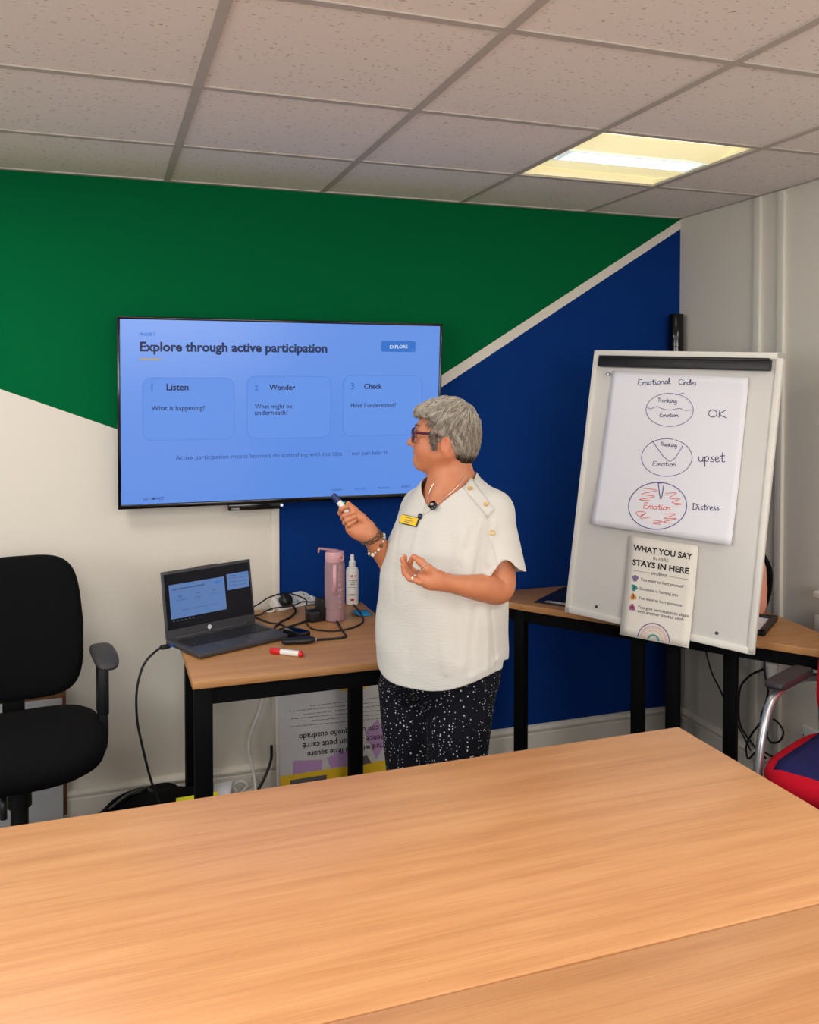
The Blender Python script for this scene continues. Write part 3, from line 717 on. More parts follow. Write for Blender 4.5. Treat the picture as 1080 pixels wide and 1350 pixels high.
# black tube in the corner
tb = np.array([2.500, 3.462, 0]); mb = MB()
mb.lathe([(0.033, 0.0), (0.033, 1.60), (0.0345, 1.602), (0.0345, 1.615), (0.033, 1.617), (0.033, 1.78), (0.0345, 1.782), (0.0345, 1.80), (0.033, 1.802), (0.033, 1.925), (0.030, 1.93), (0.030, 1.915)], Matrix.Translation(vec(tb)), seg=24)
tag(mb.build('cardboard_tube', M['gloss_black']), 'tall black tube standing upright in the room corner above the flipchart', 'tube')

# ================================================================== things on the presenter's desk
def D(px, py, z=0.0): return at_z(px, py, DZ + z)
# laptop
FL = D(262.6, 869, 0.004); FR = D(383, 841, 0.004)
L1 = (FR - FL) / np.linalg.norm(FR - FL); L2 = np.array([-L1[1], L1[0], 0]); LWd = 0.352; LDp = 0.222
LO = np.array([FL[0], FL[1], DZ]); LM = frame_m(LO, L1, L2, ZV)
lp = thing('laptop', 'open dark grey laptop showing the blue slide, on the square desk', 'laptop', LO)
mb = MB(); mb.box((LWd / 2, LDp / 2, 0.0115), (LWd, LDp, 0.015), LM, bevel=0.004, seg=3)
for x in (0.03, LWd - 0.03):
    for y in (0.03, LDp - 0.03): mb.box((x, y, 0.0025), (0.02, 0.01, 0.005), LM)
mb.build('base', M['dark_grey'], lp)
M['key'] = pmat('dark_key_cap', srgb(34, 34, 36), 0.5)
mb = MB(); mb.box((LWd / 2, LDp * 0.62, 0.0192), (LWd - 0.034, 0.094, 0.001), LM); kb = mb.build('keyboard', pmat('keyboard_well', srgb(46, 46, 48), 0.5), lp, smooth=False)
mb = MB()
for r in range(6):
    x = 0.021; y = LDp * 0.62 - 0.040 + r * 0.0158; n = 0
    while x < LWd - 0.024:
        w = 0.0148 if not (r == 0 and 4 <= n <= 4) else 0.082
        if r == 0 and n == 4: w = 0.082
        w = min(w, LWd - 0.02 - x)
        if w > 0.006: mb.box((x + w / 2, y, 0.0207), (w - 0.0022, 0.0135, 0.0022), LM, bevel=0.0006, seg=1)
        x += w + 0.0008; n += 1
mb.build('keys', M['key'], kb)
mb = MB(); mb.box((LWd * 0.44, 0.042, 0.01925), (0.112, 0.066, 0.0008), LM); mb.build('touchpad', pmat('touchpad_grey', srgb(74, 74, 78), 0.35), lp, smooth=False)
lean = R_(9); LU = ZV * math.cos(lean) + L2 * math.sin(lean); LN = np.cross(L1, LU)
LLM = frame_m(LO + L2 * (LDp - 0.004) + ZV * 0.018, L1, LU, LN); LH = 0.226
mb = MB(); mb.box((LWd / 2, LH / 2, -0.003), (LWd, LH, 0.006), LLM, bevel=0.0028, seg=3); mb.box((LWd / 2, LH - 0.001, -0.003), (0.09, 0.006, 0.006), LLM, bevel=0.002)
mb.build('lid', M['dark_grey'], lp)
mb = MB(); mb.box((LWd / 2, 0.001, 0.0), (LWd * 0.8, 0.010, 0.010), LLM, bevel=0.004); mb.build('hinge', M['dark_grey'], lp)
def lpt(x, y, z=0.0): return np.array(LLM @ Vector((x, y, z)))
sx0, sx1, sy0, sy1 = 0.009, LWd - 0.008, 0.030, LH - 0.010
M['lscreen'] = pmat('dark_laptop_screen', srgb(14, 15, 20), 0.18, noise=0, emit=srgb(18, 19, 26), estr=0.5)
M['lscreen'].node_tree.nodes['Principled BSDF'].inputs['Specular IOR Level'].default_value = 0.15
M['lslide'] = pmat('laptop_slide_blue', srgb(10, 10, 12), 0.3, noise=0, emit=srgb(102, 142, 205), estr=0.66)
M['ltext'] = pmat('laptop_slide_text', srgb(10, 14, 30), 0.5, noise=0, emit=srgb(30, 46, 88), estr=0.6)
mb = MB(); mb.box(((sx0 + sx1) / 2, (sy0 + sy1) / 2, 0.0004), (sx1 - sx0, sy1 - sy0, 0.0008), LLM); lsc = mb.build('screen', M['lscreen'], lp, smooth=False)
def lrect(name, m, u0, v0, u1, v1, z=0.0012):
    mb = MB(); a, b_ = sx0 + (sx1 - sx0) * u0, sx0 + (sx1 - sx0) * u1; c, d = sy0 + (sy1 - sy0) * v0, sy0 + (sy1 - sy0) * v1
    mb.box(((a + b_) / 2, (c + d) / 2, z), (b_ - a, d - c, 0.0004), LLM); return mb.build(name, M[m], lsc, smooth=False)
def ltext(s, u0, u1, v, bold=0.01, m='ltext'):
    a, b_ = sx0 + (sx1 - sx0) * u0, sx0 + (sx1 - sx0) * u1; y = sy0 + (sy1 - sy0) * v
    return text_part('slide_text', s, M[m], lsc, lpt(a, y, 0.0018), lpt(b_, y, 0.0018), LN, bold)
lrect('slide_preview', 'lslide', 0.045, 0.185, 0.685, 0.80); lrect('next_slide_preview', 'lslide', 0.715, 0.53, 0.985, 0.83)
lrect('preview_button', 's_blue', 0.565, 0.70, 0.635, 0.735, 0.0016); lrect('preview_button', 's_blue', 0.94, 0.79, 0.975, 0.81, 0.0016)
ltext('Explore through active participation', 0.085, 0.45, 0.70, 0.018)
for s, u0, u1, v in (('Listen', 0.14, 0.18, 0.565), ('Wonder', 0.345, 0.395, 0.575), ('Check', 0.53, 0.57, 0.58)): ltext(s, u0, u1, v, 0.015)
for s, u0, u1, v in (('What is happening?', 0.115, 0.215, 0.50), ('What might be', 0.32, 0.40, 0.505), ('underneath?', 0.32, 0.385, 0.475), ('Have I understood?', 0.51, 0.605, 0.51)): ltext(s, u0, u1, v, 0.0)
ltext('Active participation means learners do something with the idea \u2014 not just hear it.', 0.17, 0.60, 0.315, 0.0)
for k in range(3): lrect('preview_line', 'ltext', 0.745, 0.745 - 0.07 * k, 0.83, 0.750 - 0.07 * k, 0.0016); lrect('preview_line', 'ltext', 0.865, 0.735 - 0.07 * k, 0.95, 0.740 - 0.07 * k, 0.0016)
lrect('preview_line', 'ltext', 0.74, 0.785, 0.83, 0.792, 0.0016)
M['lbar'] = pmat('laptop_toolbar', srgb(52, 54, 62), 0.5, noise=0, emit=srgb(60, 62, 72), estr=0.5)
for k in range(6): lrect('toolbar_icon', 'lbar', 0.06 + 0.045 * k, 0.135, 0.08 + 0.045 * k, 0.155, 0.0012)
lg = MB(); lg.prism([(0.0075 * math.cos(2 * math.pi * i / 28), 0.0075 * math.sin(2 * math.pi * i / 28)) for i in range(28)], 0.0008, frame_m(lpt(LWd * 0.47, 0.0155, 0.0002), L1, LU, LN))
logo = lg.build('maker_badge', pmat('white_badge', srgb(235, 235, 235), 0.3, noise=0), lp, smooth=False)
text_part('badge_letters', 'hp', M['dark_grey'], lp, lpt(LWd * 0.47 - 0.0042, 0.0145, 0.0016), lpt(LWd * 0.47 + 0.0040, 0.0145, 0.0016), LN, 0.0, shear=0.25)
# cable with a blue plug, hanging over the desk edge from the laptop's side
pl = np.array(LM @ Vector((0.0, LDp * 0.78, 0.0115)))
cb = thing('usb_cable', 'black cable with blue plug hanging from the laptop side down to the floor', 'cable', (pl[0] - 0.1, pl[1], 0.0))
mb = MB(); mb.box((-0.006, LDp * 0.78, 0.0115), (0.012, 0.016, 0.008), LM, bevel=0.001); mb.build('plug', pmat('blue_plug', srgb(30, 80, 190), 0.4), cb)
mb = MB(); mb.box((-0.028, LDp * 0.78, 0.0115), (0.032, 0.020, 0.013), LM, bevel=0.004)
pp = [np.array(LM @ Vector((-0.04, LDp * 0.78, 0.0115)))] + [at_d(x, y, d) for x, y, d in ((206, 858, 2.98), (193, 871, 2.97), (185, 888, 2.96), (180, 915, 2.95), (181, 950, 2.95), (188, 985, 2.95), (198, 1025, 2.96), (208, 1054, 2.97), (213, 1068, 2.98))]
pp += [np.array([pp[-1][0] + 0.05, pp[-1][1] + 0.05, 0.02]), np.array([pp[-1][0] + 0.2, pp[-1][1] + 0.12, 0.006])]
mb.tube(pp, 0.0042, seg=10); mb.build('lead', M['rubber'], cb)

# white four-way extension lead
e0, e1 = D(369, 806, 0.0), D(425, 792, 0.0)
EX = (e1 - e0) / np.linalg.norm(e1 - e0); EY = np.array([-EX[1], EX[0], 0]); tilt = R_(42)
EU = ZV * math.cos(tilt) + EY * math.sin(tilt); EN = np.cross(EX, EU)
EM = frame_m(e0 + EX * 0.0, EX, EU, EN); EL = 0.245; EH = 0.066
ex = thing('extension_lead', 'white mains extension block with sockets lying behind the laptop', 'extension lead', e0)
mb = MB(); mb.box((EL / 2, EH / 2, -0.02), (EL, EH, 0.04), EM, bevel=0.007, seg=3); mb.build('block', M['white_plastic'], ex)
M['socket_face'] = pmat('pale_grey_socket_face', srgb(196, 200, 206), 0.4)
for k in range(4):
    mb = MB(); xx = 0.036 + k * 0.058; mb.box((xx, EH / 2, 0.0006), (0.05, 0.05, 0.0016), EM, bevel=0.0005, seg=1); sf = mb.build('socket', M['socket_face'], ex)
    for dx, dy, w, hh in ((0, 0.012, 0.004, 0.008), (-0.011, -0.008, 0.007, 0.004), (0.011, -0.008, 0.007, 0.004)):
        mb = MB(); mb.box((xx + dx, EH / 2 + dy, 0.0015), (w, hh, 0.001), EM); mb.build('socket_hole', M['ink_black'], sf, smooth=False)
def EP(x, y, z=0.0): return np.array(EM @ Vector((x, y, z)))
# black mains plug in the first socket, with its lead to the laptop's adapter
pg = thing('mains_plug', 'round black mains plug pushed into the white extension block, with looping lead', 'plug', EP(0.04, 0.03))
mb = MB(); mb.lathe([(0.026, 0.0), (0.027, 0.006), (0.026, 0.022), (0.018, 0.030), (0.0, 0.032)], frame_m(EP(0.042, 0.034, 0.002), EX, EU, EN), seg=24); mb.build('plug_body', M['black_plastic'], pg)
mb = MB(); mb.tube([EP(0.046, 0.012, 0.022), D(388, 801, 0.028), D(389.5, 807, 0.008), D(382, 814, 0.005), D(370, 820, 0.005), D(362, 827, 0.005)], 0.0042, seg=8); mb.build('lead', M['rubber'], pg)
# second black transformer plug at the right end
tp = thing('transformer_plug', 'square black transformer plug at the right end of the extension block', 'plug', D(415, 815))
mb = MB(); c = D(417, 811, 0.02); mb.box(c, (0.070, 0.05, 0.040), bevel=0.005, rz=0.25); mb.box(D(426, 800, 0.05), (0.045, 0.045, 0.07), bevel=0.006, rz=0.35); mb.build('housing', M['black_plastic'], tp)
mb = MB(); mb.box(D(408.5, 809, 0.022) + np.array([0, -0.006, 0]), (0.010, 0.002, 0.018), rz=0.25); mb.build('rating_label', M['white_plastic'], tp)
# laptop adapter brick, presenter remote, red marker
ad = thing('power_adapter', 'small black power adapter beside the laptop, in front of the extension block', 'adapter', D(391, 840))
mb = MB(); mb.box(D(391, 836, 0.017), (0.048, 0.095, 0.032), bevel=0.005, rz=0.50); mb.build('housing', M['gloss_black'], ad)
mb = MB(); mb.tube([D(403, 842, 0.012), D(410, 843.5, 0.005), D(418, 843.4, 0.0045), D(440, 842, 0.0045), D(452, 840.5, 0.0045), D(456, 838, 0.0045), D(450, 829, 0.0045), D(442, 816, 0.0045), D(434, 812.5, 0.0045), D(424, 813, 0.0045), D(405, 818.5, 0.0045), D(385, 825, 0.0045), D(368, 830, 0.0045)], 0.0040, seg=8); mb.build('lead', M['rubber'], ad)
mb = MB(); mb.tube([D(404, 842.8, 0.0095), D(410, 843.4, 0.0052), D(417.5, 843.4, 0.0045)], 0.0048, seg=8); mb.build('cable_label', M['white_plastic'], ad)
rm = MB(); ax0, ax1 = D(371, 851, 0.0), D(408, 848.5, 0.0); rx = (ax1 - ax0) / np.linalg.norm(ax1 - ax0); ry = np.array([-rx[1], rx[0], 0]); Lr = 0.116
rm.lathe([(0.002, 0), (0.012, 0.004), (0.0155, 0.018), (0.0145, 0.038), (0.017, 0.06), (0.018, 0.085), (0.014, 0.108), (0.005, Lr)], frame_m(ax0 + ZV * 0.0130 + rx * 0.0, ry, ZV * 0.72, rx), seg=20)
tag(rm.build('presentation_remote', M['black_plastic']), 'rounded black presentation remote lying behind the red marker', 'remote')
def marker(name, label, p0, p1, r, cap_m, end_m, body_m=None, extra=None):
    p0, p1 = np.asarray(p0), np.asarray(p1); d = (p1 - p0) / np.linalg.norm(p1 - p0); L = np.linalg.norm(p1 - p0)
    x = np.cross(d, ZV); x /= np.linalg.norm(x); y = np.cross(d, x)
    t = thing(name, label, 'marker pen', p0)
    T = lambda s: frame_m(p0 + d * s, x, y, d)
    mb = MB(); mb.lathe([(r * 0.6, 0), (r * 0.95, 0.003), (r * 1.05, 0.006), (r * 1.05, L * 0.33)], T(0), seg=20); mb.build('cap', cap_m, t)
    mb = MB(); mb.lathe([(r, L * 0.335), (r, L * 0.90)], T(0), seg=20); mb.build('barrel', body_m or M['white_plastic'], t)
    mb = MB(); mb.lathe([(r * 1.03, L * 0.90), (r * 1.03, L - 0.004), (r * 0.8, L)], T(0), seg=20); mb.build('end_plug', end_m, t)
    return t
marker('marker', 'red and white whiteboard marker lying at the front of the square desk', D(356.5, 857.5, 0.010), D(399, 862.5, 0.010), 0.0095, M['red_plastic'], M['red_plastic'])
# thin black leads behind the bottle and along the extension block
def lead(label, pts, r=0.0028, name='cable', group=None, m='rubber'):
    mb = MB(); mb.tube(pts, r, seg=7); return tag(mb.build(name, M[m]), label, 'cable', group)
lead('thin black cable looping round the pink bottle base', [D(403, 800, 0.03), D(404, 811, 0.004), D(404.5, 822, 0.003), D(412, 829, 0.003), D(425, 831.3, 0.003), D(442, 832, 0.003), D(462, 828.5, 0.003), D(475, 823, 0.003), D(479, 817, 0.003), D(474, 806, 0.004), D(466, 797, 0.004), D(456, 792.5, 0.004)], 0.0034)
lead('black cable running from behind the laptop screen to the white extension block', [D(322, 806, 0.010), D(340, 797, 0.03), D(352, 789, 0.05), D(366, 783.5, 0.07), EP(0.03, 0.064, 0.012), EP(0.075, 0.064, 0.008), D(402, 789.5, 0.055), D(404.5, 797, 0.032)], 0.0028)
lead('black cable arching across the front of the extension block', [D(328, 811, 0.004), D(341, 811, 0.004), D(350, 806, 0.006), D(362, 801.5, 0.012), D(385, 799, 0.036), D(398, 793.5, 0.05), D(412, 793.5, 0.052), D(422, 791, 0.058)], 0.0030)
lead('black cable emerging from the laptop hinge towards the adapter', [D(330, 811, 0.004), D(345, 817, 0.004), D(356, 821, 0.004), D(368, 822.5, 0.004), D(376, 826, 0.004), D(381, 830, 0.006)], 0.0034)
lead('white cable trailing from the extension block towards the laptop screen', [EP(0.0, 0.03, -0.02), D(360, 806, 0.004), D(350, 806.5, 0.003), D(344, 810, 0.003)], 0.0032, m='white_plastic')

# pink drinking bottle
bp = D(441.5, 818, 0.0); bt = thing('drinking_bottle', 'tall translucent pink drinking bottle with flip lid and time marks', 'bottle', bp)
Bt = Matrix.Translation(vec(bp))
t = NT('frosted_pink_plastic'); b = t.b
b.inputs['Base Color'].default_value = srgb(236, 204, 210); b.inputs['Roughness'].default_value = 0.3; b.inputs['Transmission Weight'].default_value = 0.72; b.inputs['IOR'].default_value = 1.15
M['pink_clear'] = t.m
mb = MB(); mb.lathe([(0.030, 0), (0.0345, 0.004), (0.0350, 0.05), (0.0375, 0.052), (0.0378, 0.205), (0.036, 0.218), (0.034, 0.222), (0.031, 0.222), (0.033, 0.2), (0.033, 0.06), (0.031, 0.006), (0.0, 0.005)], Bt, seg=36, cap=False); mb.build('body', M['pink_clear'], bt)
mb = MB(); mb.lathe([(0.0345, 0.221), (0.0355, 0.223), (0.0355, 0.252), (0.033, 0.258), (0.018, 0.260), (0.0, 0.260)], Bt, seg=36); mb.build('lid', M['pink_plastic'], bt)
toc = np.array([-bp[0], -bp[1], 0]); toc /= np.linalg.norm(toc); side = np.array([-toc[1], toc[0], 0])   # side = towards the right of the view
mb = MB(); lc = bp + ZV * 0.266
mb.box((0, 0, 0), (0.072, 0.026, 0.006), frame_m(lc - side * 0.022, side, np.cross(ZV, side), ZV) @ Matrix.Rotation(0.12, 4, 'Y'), bevel=0.0025)
mb.box((-0.036, 0, -0.006), (0.008, 0.026, 0.018), frame_m(lc - side * 0.022, side, np.cross(ZV, side), ZV) @ Matrix.Rotation(0.12, 4, 'Y'), bevel=0.0025)
mb.build('flip_cap', pmat('clear_pink_cap', srgb(206, 158, 164), 0.25, trans=0.3), bt)
mb = MB(); mb.tube([bp + ZV * 0.238 + toc * 0.030 + side * 0.024 + np.array(v) for v in (ZV * 0.009, side * 0.009 - toc * 0.004, -ZV * 0.009, -side * 0.009 + toc * 0.004)], 0.0022, seg=8, closed=True); mb.build('carry_loop', M['pink_plastic'], bt)
mb = MB(); r_ = 0.0384; th = R_(0)
rows = [[bp + (toc * math.cos(a) + side * math.sin(a)) * r_ + ZV * z for a in np.linspace(R_(-10), R_(10), 5)] for z in (0.105, 0.215)]
mb.grid(rows); st = mb.build('strap', M['pink_plastic'], bt); md = st.modifiers.new('thickness', 'SOLIDIFY'); md.thickness = 0.002
for k in range(8):
    z = 0.200 - 0.0205 * k
    mb = MB(); mb.grid([[bp + (toc * math.cos(a) + side * math.sin(a)) * 0.0382 + ZV * zz_ for a in np.linspace(R_(22), R_(38), 4)] for zz_ in (z, z + 0.003)]); mb.build('volume_mark', M['white_plastic'], bt)
# white spray bottle
sp = D(464.5, 796.5, 0.0); sb_ = thing('spray_bottle', 'small white cleaning spray bottle with printed label behind the pink bottle', 'bottle', sp)
St = Matrix.Translation(vec(sp))
mb = MB(); mb.lathe([(0.021, 0), (0.0245, 0.003), (0.0250, 0.135), (0.0225, 0.146), (0.012, 0.152), (0.012, 0.156)], St, seg=30); mb.build('body', M['white_plastic'], sb_)
mb = MB(); mb.lathe([(0.0135, 0.154), (0.0135, 0.172), (0.0085, 0.177), (0.0080, 0.194), (0.0065, 0.2)], St, seg=24); mb.build('spray_nozzle', M['white_plastic'], sb_)
def wrap(base, r, text, m, zc, ang0, ang1, bold, parent):
    """lettering bent round an upright cylinder"""
    toc = np.array([-base[0], -base[1], 0]); toc /= np.linalg.norm(toc); side = np.array([-toc[1], toc[0], 0])
    c0 = np.array(parent.location); a = R_(ang0) * r; b_ = R_(ang1) * r
    ob = text_part('label_text', text, M[m], parent, c0 + side * a + ZV * zc, c0 + side * b_ + ZV * zc, toc, bold)
    for v in ob.data.vertices:
        p = np.array(v.co); s_ = p @ side; q = (toc * math.cos(s_ / r) + side * math.sin(s_ / r)) * r
        v.co = Vector((q[0] + base[0] - c0[0], q[1] + base[1] - c0[1], p[2]))
    return ob
for s, m, z, a0, a1, bo in (('WHITEBOARD', 'ink_black', 0.098, -28, 38, 0.02), ('CLEANING', 'ink_black', 0.090, -22, 32, 0.02), ('SPRAY', 'ink_black', 0.082, -14, 24, 0.02)):
    wrap(sp, 0.0254, s, m, z, a0, a1, bo, sb_)
tS = np.array([-sp[0], -sp[1], 0]); tS /= np.linalg.norm(tS); sS = np.array([-tS[1], tS[0], 0])
def band(name, m, z0, z1, a0, a1, r=0.0254):
    mb = MB(); mb.grid([[sp + (tS * math.cos(a) + sS * math.sin(a)) * r + ZV * z for a in np.linspace(R_(a0), R_(a1), 6)] for z in (z0, z1)]); return mb.build(name, M[m], sb_)
band('red_emblem', 'red_plastic', 0.114, 0.121, -14, 6); band('label_mark', 'ink_grey', 0.116, 0.119, 14, 44); band('label_mark', 'ink_grey', 0.072, 0.0735, -40, 40); band('label_mark', 'ink_grey', 0.040, 0.0415, -36, 30); band('label_mark', 'ink_grey', 0.045, 0.0465, -30, 34); band('red_emblem', 'red_plastic', 0.019, 0.027, -16, 18)
# blue sticky note
mb = MB(); q4 = [D(462, 806, 0.001), D(484, 804.5, 0.001), D(490, 811.5, 0.001), D(470, 813.5, 0.001)]
rows = [[(q4[0] * (1 - u) + q4[1] * u) * (1 - v) + (q4[3] * (1 - u) + q4[2] * u) * v + ZV * (0.0012 + 0.010 * max(0, 0.45 - u) ** 2 / 0.2) for u in np.linspace(0, 1, 9)] for v in np.linspace(0, 1, 5)]
mb.grid(rows); sn = mb.build('sticky_note', pmat('blue_paper', srgb(20, 150, 205), 0.7)); md = sn.modifiers.new('thickness', 'SOLIDIFY'); md.thickness = 0.0008; md.offset = 1
tag(sn, 'bright blue sticky note lying on the desk edge by the spray bottle', 'sticky note')

# ================================================================== under the desk
fb = at_z(372, 1036, 0.0); fdx = np.array([1.0, 0.02, 0]); fdx /= np.linalg.norm(fdx)
fl = R_(4); FO = np.array([0.660, 3.445, 0.0]); FU_ = ZV * math.cos(fl) + np.array([0, 1, 0]) * math.sin(fl); FN = np.cross(fdx, FU_); FM = frame_m(FO, fdx, FU_, FN)
fo = thing('big_book', 'large white storybook box with purple shapes standing upside down under the desk', 'book', FO)
M['book_white'] = pmat('white_book_card', srgb(214, 212, 214), 0.5)
FW_, FH_ = 0.50, 0.56
mb = MB(); mb.box((FW_ / 2, FH_ / 2, -0.006), (FW_, FH_, 0.012), FM, bevel=0.003); mb.build('cover', M['book_white'], fo)
mb = MB(); mb.box((FW_ / 2 - 0.01, 0.20, -0.020), (FW_, 0.40, 0.012), FM, bevel=0.003); mb.build('back_cover', M['cream_paper'], fo)
def fbox(name, m, x0, y0, x1, y1, z=0.0006):
    mb = MB(); mb.box(((x0 + x1) / 2, (y0 + y1) / 2, z), (x1 - x0, y1 - y0, 0.001), FM); return mb.build(name, M[m], fo, smooth=False)
def FPx(px, py): 
    P = on_plane(px, py, FO, FN); d = P - FO; return float(d @ fdx), float(d @ FU_)
fbox('yellow_band', 'yellow', 0.001, 0.002, FW_ - 0.001, 0.062)
mb = MB(); mb.box((0.115, 0.032, 0.001), (0.150, 0.020, 0.002), FM, bevel=0.0008, seg=1); mb.build('band_slot', M['ink_grey'], fo)
def fpoly(name, m, pts, z=0.0004):
    mb = MB(); mb.prism([FPx(*p) for p in pts][::-1], 0.0006, FM @ Matrix.Translation((0, 0, z))); return mb.build(name, M[m], fo, smooth=False)
fpoly('lilac_square', 'lilac', [(387, 1003), (425, 1001.5), (424, 1015), (386, 1021)])
fpoly('lilac_pentagon', 'lilac', [(431, 999), (447, 992), (458, 990), (460, 1010), (436, 1012.5)])
fpoly('lilac_diamond', 'lilac', [(481, 966), (498, 948), (510, 978), (496, 1001)])
fpoly('yellow_shape', 'yellow', [(447, 903), (497, 896), (496, 901), (470, 912), (446, 910)])
fpoly('photo_patch', 'ink_grey', [(474, 998), (484, 996), (490, 1006), (474, 1009)], 0.0012)
def ftext(s, pr, pl, bold=0.012):
    a, b_ = FPx(*pr), FPx(*pl)
    return text_part('upside_down_text', s, M['ink_black'], fo, FO + fdx * a[0] + FU_ * a[1] + FN * 0.0016, FO + fdx * b_[0] + FU_ * b_[1] + FN * 0.0016, FN, bold)
ftext('comenz\u00f3 con un peque\u00f1o cuadrado', (537, 952.5), (394, 968.5))
ftext('commenc\u00e9 avec un petit carr\u00e9', (527, 966.5), (399, 980.0))
ftext('started with the little square', (518, 978.5), (405, 991.5))
for k, (a, b_) in enumerate((((515, 946), (384, 958)), ((512, 941), (411, 950)), ((515, 935), (383, 948)), ((512, 929), (400, 942)), ((515, 924), (382, 938)), ((512, 918), (408, 931)))):
    a_, bb = np.array(FPx(*a)), np.array(FPx(*b_)); L = np.linalg.norm(bb - a_); dd = (bb - a_) / L; x = 0.0; mb = MB(); rg = random.Random(k)
    while x < L - 0.004:
        w = min(rg.uniform(0.008, 0.026), L - x); c = a_ + dd * (x + w / 2)
        mb.box((c[0], c[1], 0.0012), (w, 0.0020, 0.0004), FM); x += w + 0.004
    o = mb.build('small_print', M['ink_grey'], fo, smooth=False); o['kind'] = 'stuff'

# bag, leaflets and white leads on the floor
def blob(name, c, pts, m, parent=None):
    """soft lumpy thing from overlapping balls, welded into one skin"""
    mb = MB()
    for p, r in pts: mb.ball(p, r, seg=20)
    ob = mb.build(name, m, parent)
    md = ob.modifiers.new('weld', 'REMESH'); md.mode = 'VOXEL'; md.voxel_size = 0.012
    md = ob.modifiers.new('soften', 'SMOOTH'); md.factor = 0.6; md.iterations = 6
    return ob
bg = thing('rucksack', 'black bag slumped on the floor left of the square desk', 'bag', (0.16, 3.33, 0))
blob('bag_body', None, [((0.16, 3.34, 0.055), (0.17, 0.09, 0.085)), ((0.25, 3.27, 0.07), (0.13, 0.08, 0.085)), ((0.05, 3.30, 0.04), (0.12, 0.08, 0.055)), ((0.32, 3.30, 0.09), (0.06, 0.045, 0.045)), ((0.21, 3.36, 0.11), (0.06, 0.04, 0.03))], M['black_fabric'], bg)
mb = MB(); a, b_ = at_z(145, 1068, 0.10), at_z(194, 1040, 0.14); mb.tube([a, (a + b_) / 2 + ZV * 0.012, b_], [0.009, 0.010, 0.009], seg=8); mb.tube([b_, b_ + np.array([0.03, -0.03, -0.02]), b_ + np.array([0.06, -0.08, -0.10])], 0.006, seg=8); mb.build('bag_handle', M['gloss_black'], bg)
def slab(name, label, cat, pts, z0, h, m, tilt=None):
    mb = MB(); mb.prism([(p[0], p[1]) for p in pts], h, Matrix.Translation((0, 0, z0))); return tag(mb.build(name, m, smooth=False), label, cat)
def leaflet(name, label, px, d0, d1, m):
    """sheet leaning between two depths: two near corners and two far corners"""
    a, b_, c, d = at_d(*px[0], d0), at_d(*px[1], d0), at_d(*px[2], d1), at_d(*px[3], d1)
    mb = MB(); mb.grid([[a, b_], [d, c]]); o = mb.build(name, M[m]); md = o.modifiers.new('thickness', 'SOLIDIFY'); md.thickness = 0.006; return tag(o, label, 'leaflet')
leaflet('leaflet', 'lime yellow leaflet propped against the black bag beside the desk leg', [(226, 1138), (284, 1137), (288, 1043), (233, 1052)], 2.98, 3.03, 'lime')
leaflet('leaflet', 'white leaflet standing behind the front leg of the square desk', [(280, 1062), (301, 1054), (307, 1029), (283, 1034)], 3.28, 3.36, 'paper')
fz = lambda px, py, z=0.006: at_z(px, py, z)
lead('coil of white cable on the floor under the desk', [fz(300, 1052), fz(312, 1047, 0.02), fz(309, 1036, 0.05), fz(318, 1030, 0.07), fz(326, 1036, 0.05), fz(318, 1046, 0.02), fz(330, 1042, 0.02), fz(345, 1034, 0.02), fz(356, 1026, 0.03), fz(369, 1012, 0.05)], 0.005, m='white_plastic')
lead('white cable looped upright on the floor under the desk', [fz(337, 1046), fz(342, 1040, 0.02), fz(341, 1028, 0.06), fz(335, 1021, 0.09), fz(333, 1026, 0.07), fz(337, 1036, 0.03), fz(333, 1046)], 0.005, m='white_plastic')
lead('white cable hanging down the wall under the square desk', [(0.60, 3.47, 0.66), (0.615, 3.465, 0.50), (0.59, 3.46, 0.35), (0.54, 3.45, 0.22), (0.555, 3.44, 0.10), (0.56, 3.40, 0.01), (0.55, 3.32, 0.006)], 0.006, m='white_plastic')
lead('black cable curling up beside the big storybook under the desk', [(0.53, 3.42, 0.008), (0.57, 3.43, 0.03), (0.61, 3.46, 0.08), (0.63, 3.47, 0.13), (0.632, 3.475, 0.18)], 0.006)
# boards leaning on the wall behind the office chair
mb = MB(); mb.box((-0.26, 3.488, 0.29), (0.27, 0.010, 0.54), Matrix.Identity(4), bevel=0.002); tag(mb.build('backing_board', M['brown_board']), 'brown board leaning on the white wall behind the office chair', 'board')
mb = MB(); mb.box((-0.27, 3.470, 0.235), (0.265, 0.012, 0.45), bevel=0.002); tag(mb.build('white_board_panel', pmat('pale_grey_panel', srgb(200, 200, 206), 0.5)), 'pale grey panel leaning in front of the brown board behind the chair', 'panel')

# ================================================================== things on and by the corner desk
q4 = [at_z(703, 793, DZ + 0.004), at_z(741, 774, DZ + 0.004), at_z(790, 800, DZ + 0.004), at_z(757, 812, DZ + 0.004)]
cl = np.array([1.86, 3.17, DZ]); cb2 = thing('clipboard', 'navy clipboard with silver clip lying on the corner desk beside the flipchart', 'clipboard', cl)
CX = np.array([0.77, 0.64, 0]); CYv = np.array([0.64, -0.77, 0]); 
cp0 = at_z(703, 793, DZ + 0.004); CX = (at_z(741, 774, DZ + 0.004) - cp0); LC = np.linalg.norm(CX); CX = CX / LC; CYv = np.array([CX[1], -CX[0], 0])
CMx = frame_m(np.array([cp0[0], cp0[1], DZ]), CYv, CX, np.cross(CYv, CX))
mb = MB(); mb.box((0.12, 0.155, 0.0028), (0.23, 0.31, 0.004), CMx, bevel=0.001); mb.build('board', pmat('navy_board', srgb(18, 24, 48), 0.5), cb2)
